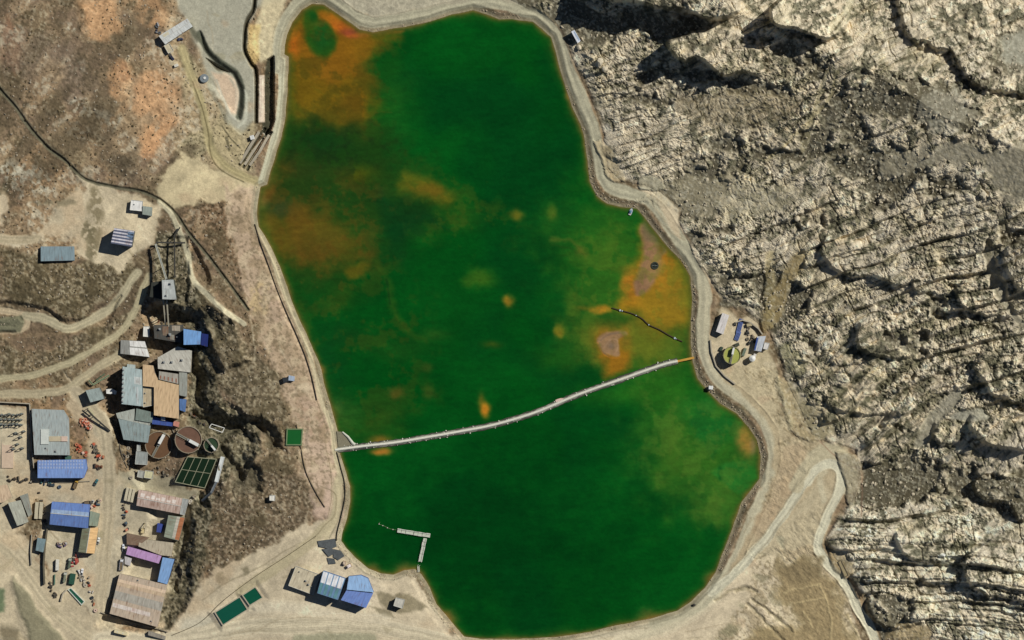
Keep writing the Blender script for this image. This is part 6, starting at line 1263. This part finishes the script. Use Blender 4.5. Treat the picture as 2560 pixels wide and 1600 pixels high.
pile(8, 140,1362, 166,1358, 7, 'violet grey or white part in the heap north of the white bus', [(112,96,120), (180,176,168), (78,70,88), (150,130,110)], 'violet grey heap in the southern yard')
pile(8, 186,1398, 186,1412, 7, 'red, white or rusty part beside the red excavator', [(190,80,80), (206,200,190), (140,90,70)], 'parts beside the red excavator')
pile(9, 200,1425, 210,1465, 5, 'pale small part along the east edge of the southern yard', [(210,206,196), (190,180,160), (150,140,120)], 'pale parts in the southern yard')
pile(8, 125,1456, 140,1500, 5, 'grey small part at the foot of the retaining wall', GRY, 'grey parts by the retaining wall')
pile(10, 1868,815, 1885,860, 9, 'small dark machine part on the pale ground of the east shore compound', GRY + [(50,50,48)], 'dark parts in the east compound')
pile(6, 400,66, 400,80, 9, 'dark blue or grey machine part west of the long hilltop hall', [(58,62,84), (90,94,98), (150,150,150)], 'machinery west of the hilltop hall')
pile(4, 446,90, 452,98, 4, 'slate blue part south of the long hilltop hall', [(60,64,90), (84,96,110)], 'slate parts south of the hilltop hall')
pile(6, 312,1150, 322,1120, 5, 'grey part in the dark gap west of the plain grey roof', GRY, 'grey parts near the filter hall')
pile(5, 465,1258, 490,1240, 5, 'pale scrap piece at the end of the grey pipe rack', [(200,190,170), (160,150,130)], 'scrap by the pipe rack')
ALLC = RED + GRY + [(206,200,188), (90,110,120), (150,140,120), (60,66,70)]
pile(12, 20,1195, 84,1205, 5, 'small mixed part in the line below the switchyard', GRY + [(70,60,50)], 'parts below the switchyard')
pile(12, 322,1130, 334,1190, 7, 'grey or dark part in the cramped strip west of the plain grey roof', GRY, 'parts west of the plain grey roof')
pile(10, 396,800, 450,870, 9, 'dark or rusty part on the ground round the crusher hall', GRY + [(140,96,70)], 'parts round the crusher hall')
pile(10, 222,1270, 250,1250, 7, 'dark or pale part between the deep blue hall and the road', ALLC, 'parts east of the deep blue hall')
pile(8, 385,1165, 430,1200, 9, 'grey or sand part on the slope below the settling basin', GRY, 'parts below the settling basin')
pile(10, 310,1255, 318,1330, 4, 'rusty or pale part along the west fence of the courtyard', ALLC, 'parts along the courtyard fence')
pile(9, 225,1440, 240,1530, 6, 'pale or dark part at the road edge east of the southern yard', ALLC, 'parts at the southern road edge')
pile(7, 100,1230, 118,1320, 5, 'dark part beside the cream containers', GRY, 'parts beside the cream containers')
pile(7, 480,1035, 510,1060, 6, 'rusty or grey part under the cliff beside the round tanks', GRY + [(150,100,70)], 'parts beside the round tanks')
for i, (pts, l) in list(enumerate(([[(384,975),(400,1085)], 'brown pipe crossing the south of the mill'], [[(280,1000),(292,1040),(300,1120),(318,1170)], 'grey pipe along the west wall of the filter hall'], [[(430,1070),(444,1110),(440,1140)], 'short grey pipe between the two round brown tanks'], [[(505,1095),(520,1150),(560,1150)], 'grey pipe from the round tanks to the white walkway'], [[(92,1200),(150,1206),(225,1203)], 'pale pipe along the south of the long blue roof'])))[1:]:
    pipeline(l, pts, .3, (96,90,78) if i % 2 else (150,142,124), .4)
# switchyard frames
def switch_frame(px, py, label):
    t = empty('switchgear_frame', px, py, zat(px, py), label, 'switchgear', 'switchgear frames in the walled yard')
    for s in (-1.6, 1.6): MB().box(s-.18, s+.18, -.18, .18, 0, 4.2).build('post', STEEL, t)
    MB().box(-1.9, 1.9, -.15, .15, 4.2, 4.5).build('crossarm', STEEL, t)
    for x in (-1.2, 0, 1.2): MB().cyl(x, 0, .22, 4.5, 5.5, 8, .12).build('insulator', plain('insulator', (110,92,80)), t)
    MB().box(-.8, .8, -.7, .7, 0, 1.6).build('transformer', plain('trafo_grey', (120,128,118)), t); return t
for j in range(3):
    for i in range(6): switch_frame(4 + i * 10 + rs.uniform(-2, 2), 1036 + j * 12 + rs.uniform(-2, 2), 'grey switchgear frame in the three rows of the walled switchyard')
for k, (x, y) in enumerate(((40,1082),(52,1092),(44,1110),(56,1120),(34,1122),(60,1078))): switch_frame(x, y, 'grey switchgear frame in the loose group south of the three rows')
slab = empty('concrete_slab', 19, 1127, zat(19,1127), 'pale pink concrete slab in the south west of the switchyard', 'slab'); MB().box(-4.4,4.4,-13,13,-.4,.25).build('slab_top', plain('pink_slab', (208,184,158)), slab); MB().box(-4.6,-4.4,-13.1,13.1,-.4,.4).build('kerb', CONC, slab)
# dark lining sheets and rubble at the pump house shore
tp = empty('lining_sheet', 815, 1357, zat(815,1357), 'crumpled dark grey lining sheets on the bank above the pump house', 'sheet'); o = W(815,1357,zat(815,1357))
for pts in ([(794,1352),(838,1346),(842,1366),(826,1372),(798,1366)], [(806,1372),(830,1370),(842,1380),(822,1392)], [(834,1372),(852,1376),(862,1390),(846,1400),(834,1392)], [(818,1394),(836,1396),(840,1408),(822,1410)]):
    q = [W(x, y, 0) for x, y in pts]; q = [(a[0]-o[0], a[1]-o[1]) for a in q]; zz = [zat(x, y) + .5 + rs.uniform(0, .5) - o[2] for x, y in pts]
    MB().prism(q, [z_-1.4 for z_ in zz], zz).build('sheet_fold', plain('liner_sheet', (88,92,92), .5, 0, .4, .3, .6), tp)
goods(872, 1415, 30, 'white folded panels by the lake edge next to the pump house', (226,214,206), None, 1.9, 0, 'panels', 'panel_stack')
goods(860, 1408, 70, 'pale slab stack between the dark lining sheets and the pump house', (196,178,156), None, 1.6, 0, 'panels', 'panel_stack')
# ================================================================ boulders and stones
def rockmesh(r_, seed, flat=.75):
    bm = bmesh.new(); bmesh.ops.create_icosphere(bm, subdivisions=2, radius=1); q = random.Random(seed)
    ph = [(q.uniform(-1, 1), q.uniform(-1, 1), q.uniform(-1, 1), q.uniform(.55, .9)) for _ in range(9)]
    for v in bm.verts:
        n = v.co.normalized(); k = 1.0
        for a, b_, c, d in ph:
            w_ = Vector((a, b_, c)).normalized(); t = n.dot(w_)
            if t * k > d: k = d / t
        v.co = n * k * r_; v.co.z *= flat
    me = bpy.data.meshes.new('boulder'); bm.to_mesh(me); bm.free(); return me
STONE = plain('pale_rock', (206,194,168), .9, 0, .15, .2, .9)
for i, (x, y, r_, l) in enumerate(((1499,157,4.0,'largest pale round boulder on the slope above the north road bend'),(1512,172,2.6,'smaller pale boulder leaning on the largest one'),(1448,118,2.4,'pinkish boulder at the road edge by the roadside shed'),(1735,197,1.5,'small white boulder below the northern cliff'),(2456,487,3.2,'pinkish white boulder at the edge of the grey scree'),(1992,546,2.6,'pale boulder standing in dark brush east of the wide road'),(1735,1513,1.4,'small dark lone stone on the south east dirt road'))):
    me = rockmesh(r_, 40 + i); me.materials.append(STONE if i < 6 else BELT); bo = bpy.data.objects.new('boulder', me); scene.collection.objects.link(bo); bo.location = W(x, y, zat(x, y) + r_ * .35); tag(bo, l, 'boulder')
def stones(name, label, n, zone, smin, smax, seed, rgb):
    r_ = np.random.RandomState(seed); base = rockmesh(1, 3, .7); bv = np.array([v.co[:] for v in base.vertices]); 
    bm = bmesh.new(); bmesh.ops.create_icosphere(bm, subdivisions=1, radius=1); ic = np.array([v.co[:] for v in bm.verts]); fi = np.array([[v.index for v in f.verts] for f in bm.faces]); bm.free(); bpy.data.meshes.remove(base)
    V_ = []; F_ = []; k = 0
    while k < n:
        x = r_.uniform(zone[0], zone[2]); y = r_.uniform(zone[1], zone[3])
        i = int(np.searchsorted(gx, x)); j = int(np.searchsorted(gy, y))
        if not zone[4](j, i): continue
        s = smin + (smax - smin) * r_.rand() ** 3; sc_ = s * (1 + .35 * r_.randn(3)).clip(.5, 1.6); sc_[2] *= .75
        a = r_.uniform(0, 6.28); q = ic * sc_ * (1 + .18 * r_.randn(len(ic), 1)); q = np.stack([q[:, 0] * math.cos(a) - q[:, 1] * math.sin(a), q[:, 0] * math.sin(a) + q[:, 1] * math.cos(a), q[:, 2]], -1)
        V_.append(q + np.array(W(x, y, zat(x, y) + s * .25))); F_.append(fi + k * len(ic)); k += 1
    me = bpy.data.meshes.new(name); me.from_pydata(np.concatenate(V_).tolist(), [], np.concatenate(F_).tolist()); me.materials.append(plain('loose_stone', rgb, .9, 0, .15, .2, .8))
    o_ = bpy.data.objects.new(name, me); scene.collection.objects.link(o_); tag(o_, label, name.replace('_', ' '), None, 'stuff')
okb = lambda j, i: 2 < LD[j, i] < 15 and ROAD[j, i] < .3 and n_fine[j, i] > -.1
stones('bank_riprap', 'small stones and rubble along the water edge of the lake banks', 1700, (640, 0, 1920, 1600, okb), .18, .6, 8, (176,162,136))
okt = lambda j, i: ROUGH[j, i] > .6 and LD[j, i] > 14 and n_mid[j, i] > -.35
stones('grass_tussocks', 'dark dry grass tussocks and low shrubs on the western slopes', 3000, (0, 0, 800, 1440, okt), .25, .8, 9, (98,86,62))
okw = lambda j, i: ROUGH[j, i] > .6 and LD[j, i] > 14 and n_mid[j, i] < .35
stones('loose_stones', 'loose pale stones strewn over the brown western slopes', 2600, (0, 0, 760, 1440, okw), .22, .85, 5, (168,156,134))
oke = lambda j, i: EMk[j, i] > .9 and OC[j, i] < .6
stones('loose_stones', 'loose pale stones strewn over the soil of the eastern hillside', 1800, (1400, 0, 2560, 1600, oke), .3, 1.2, 6, (196,184,158))
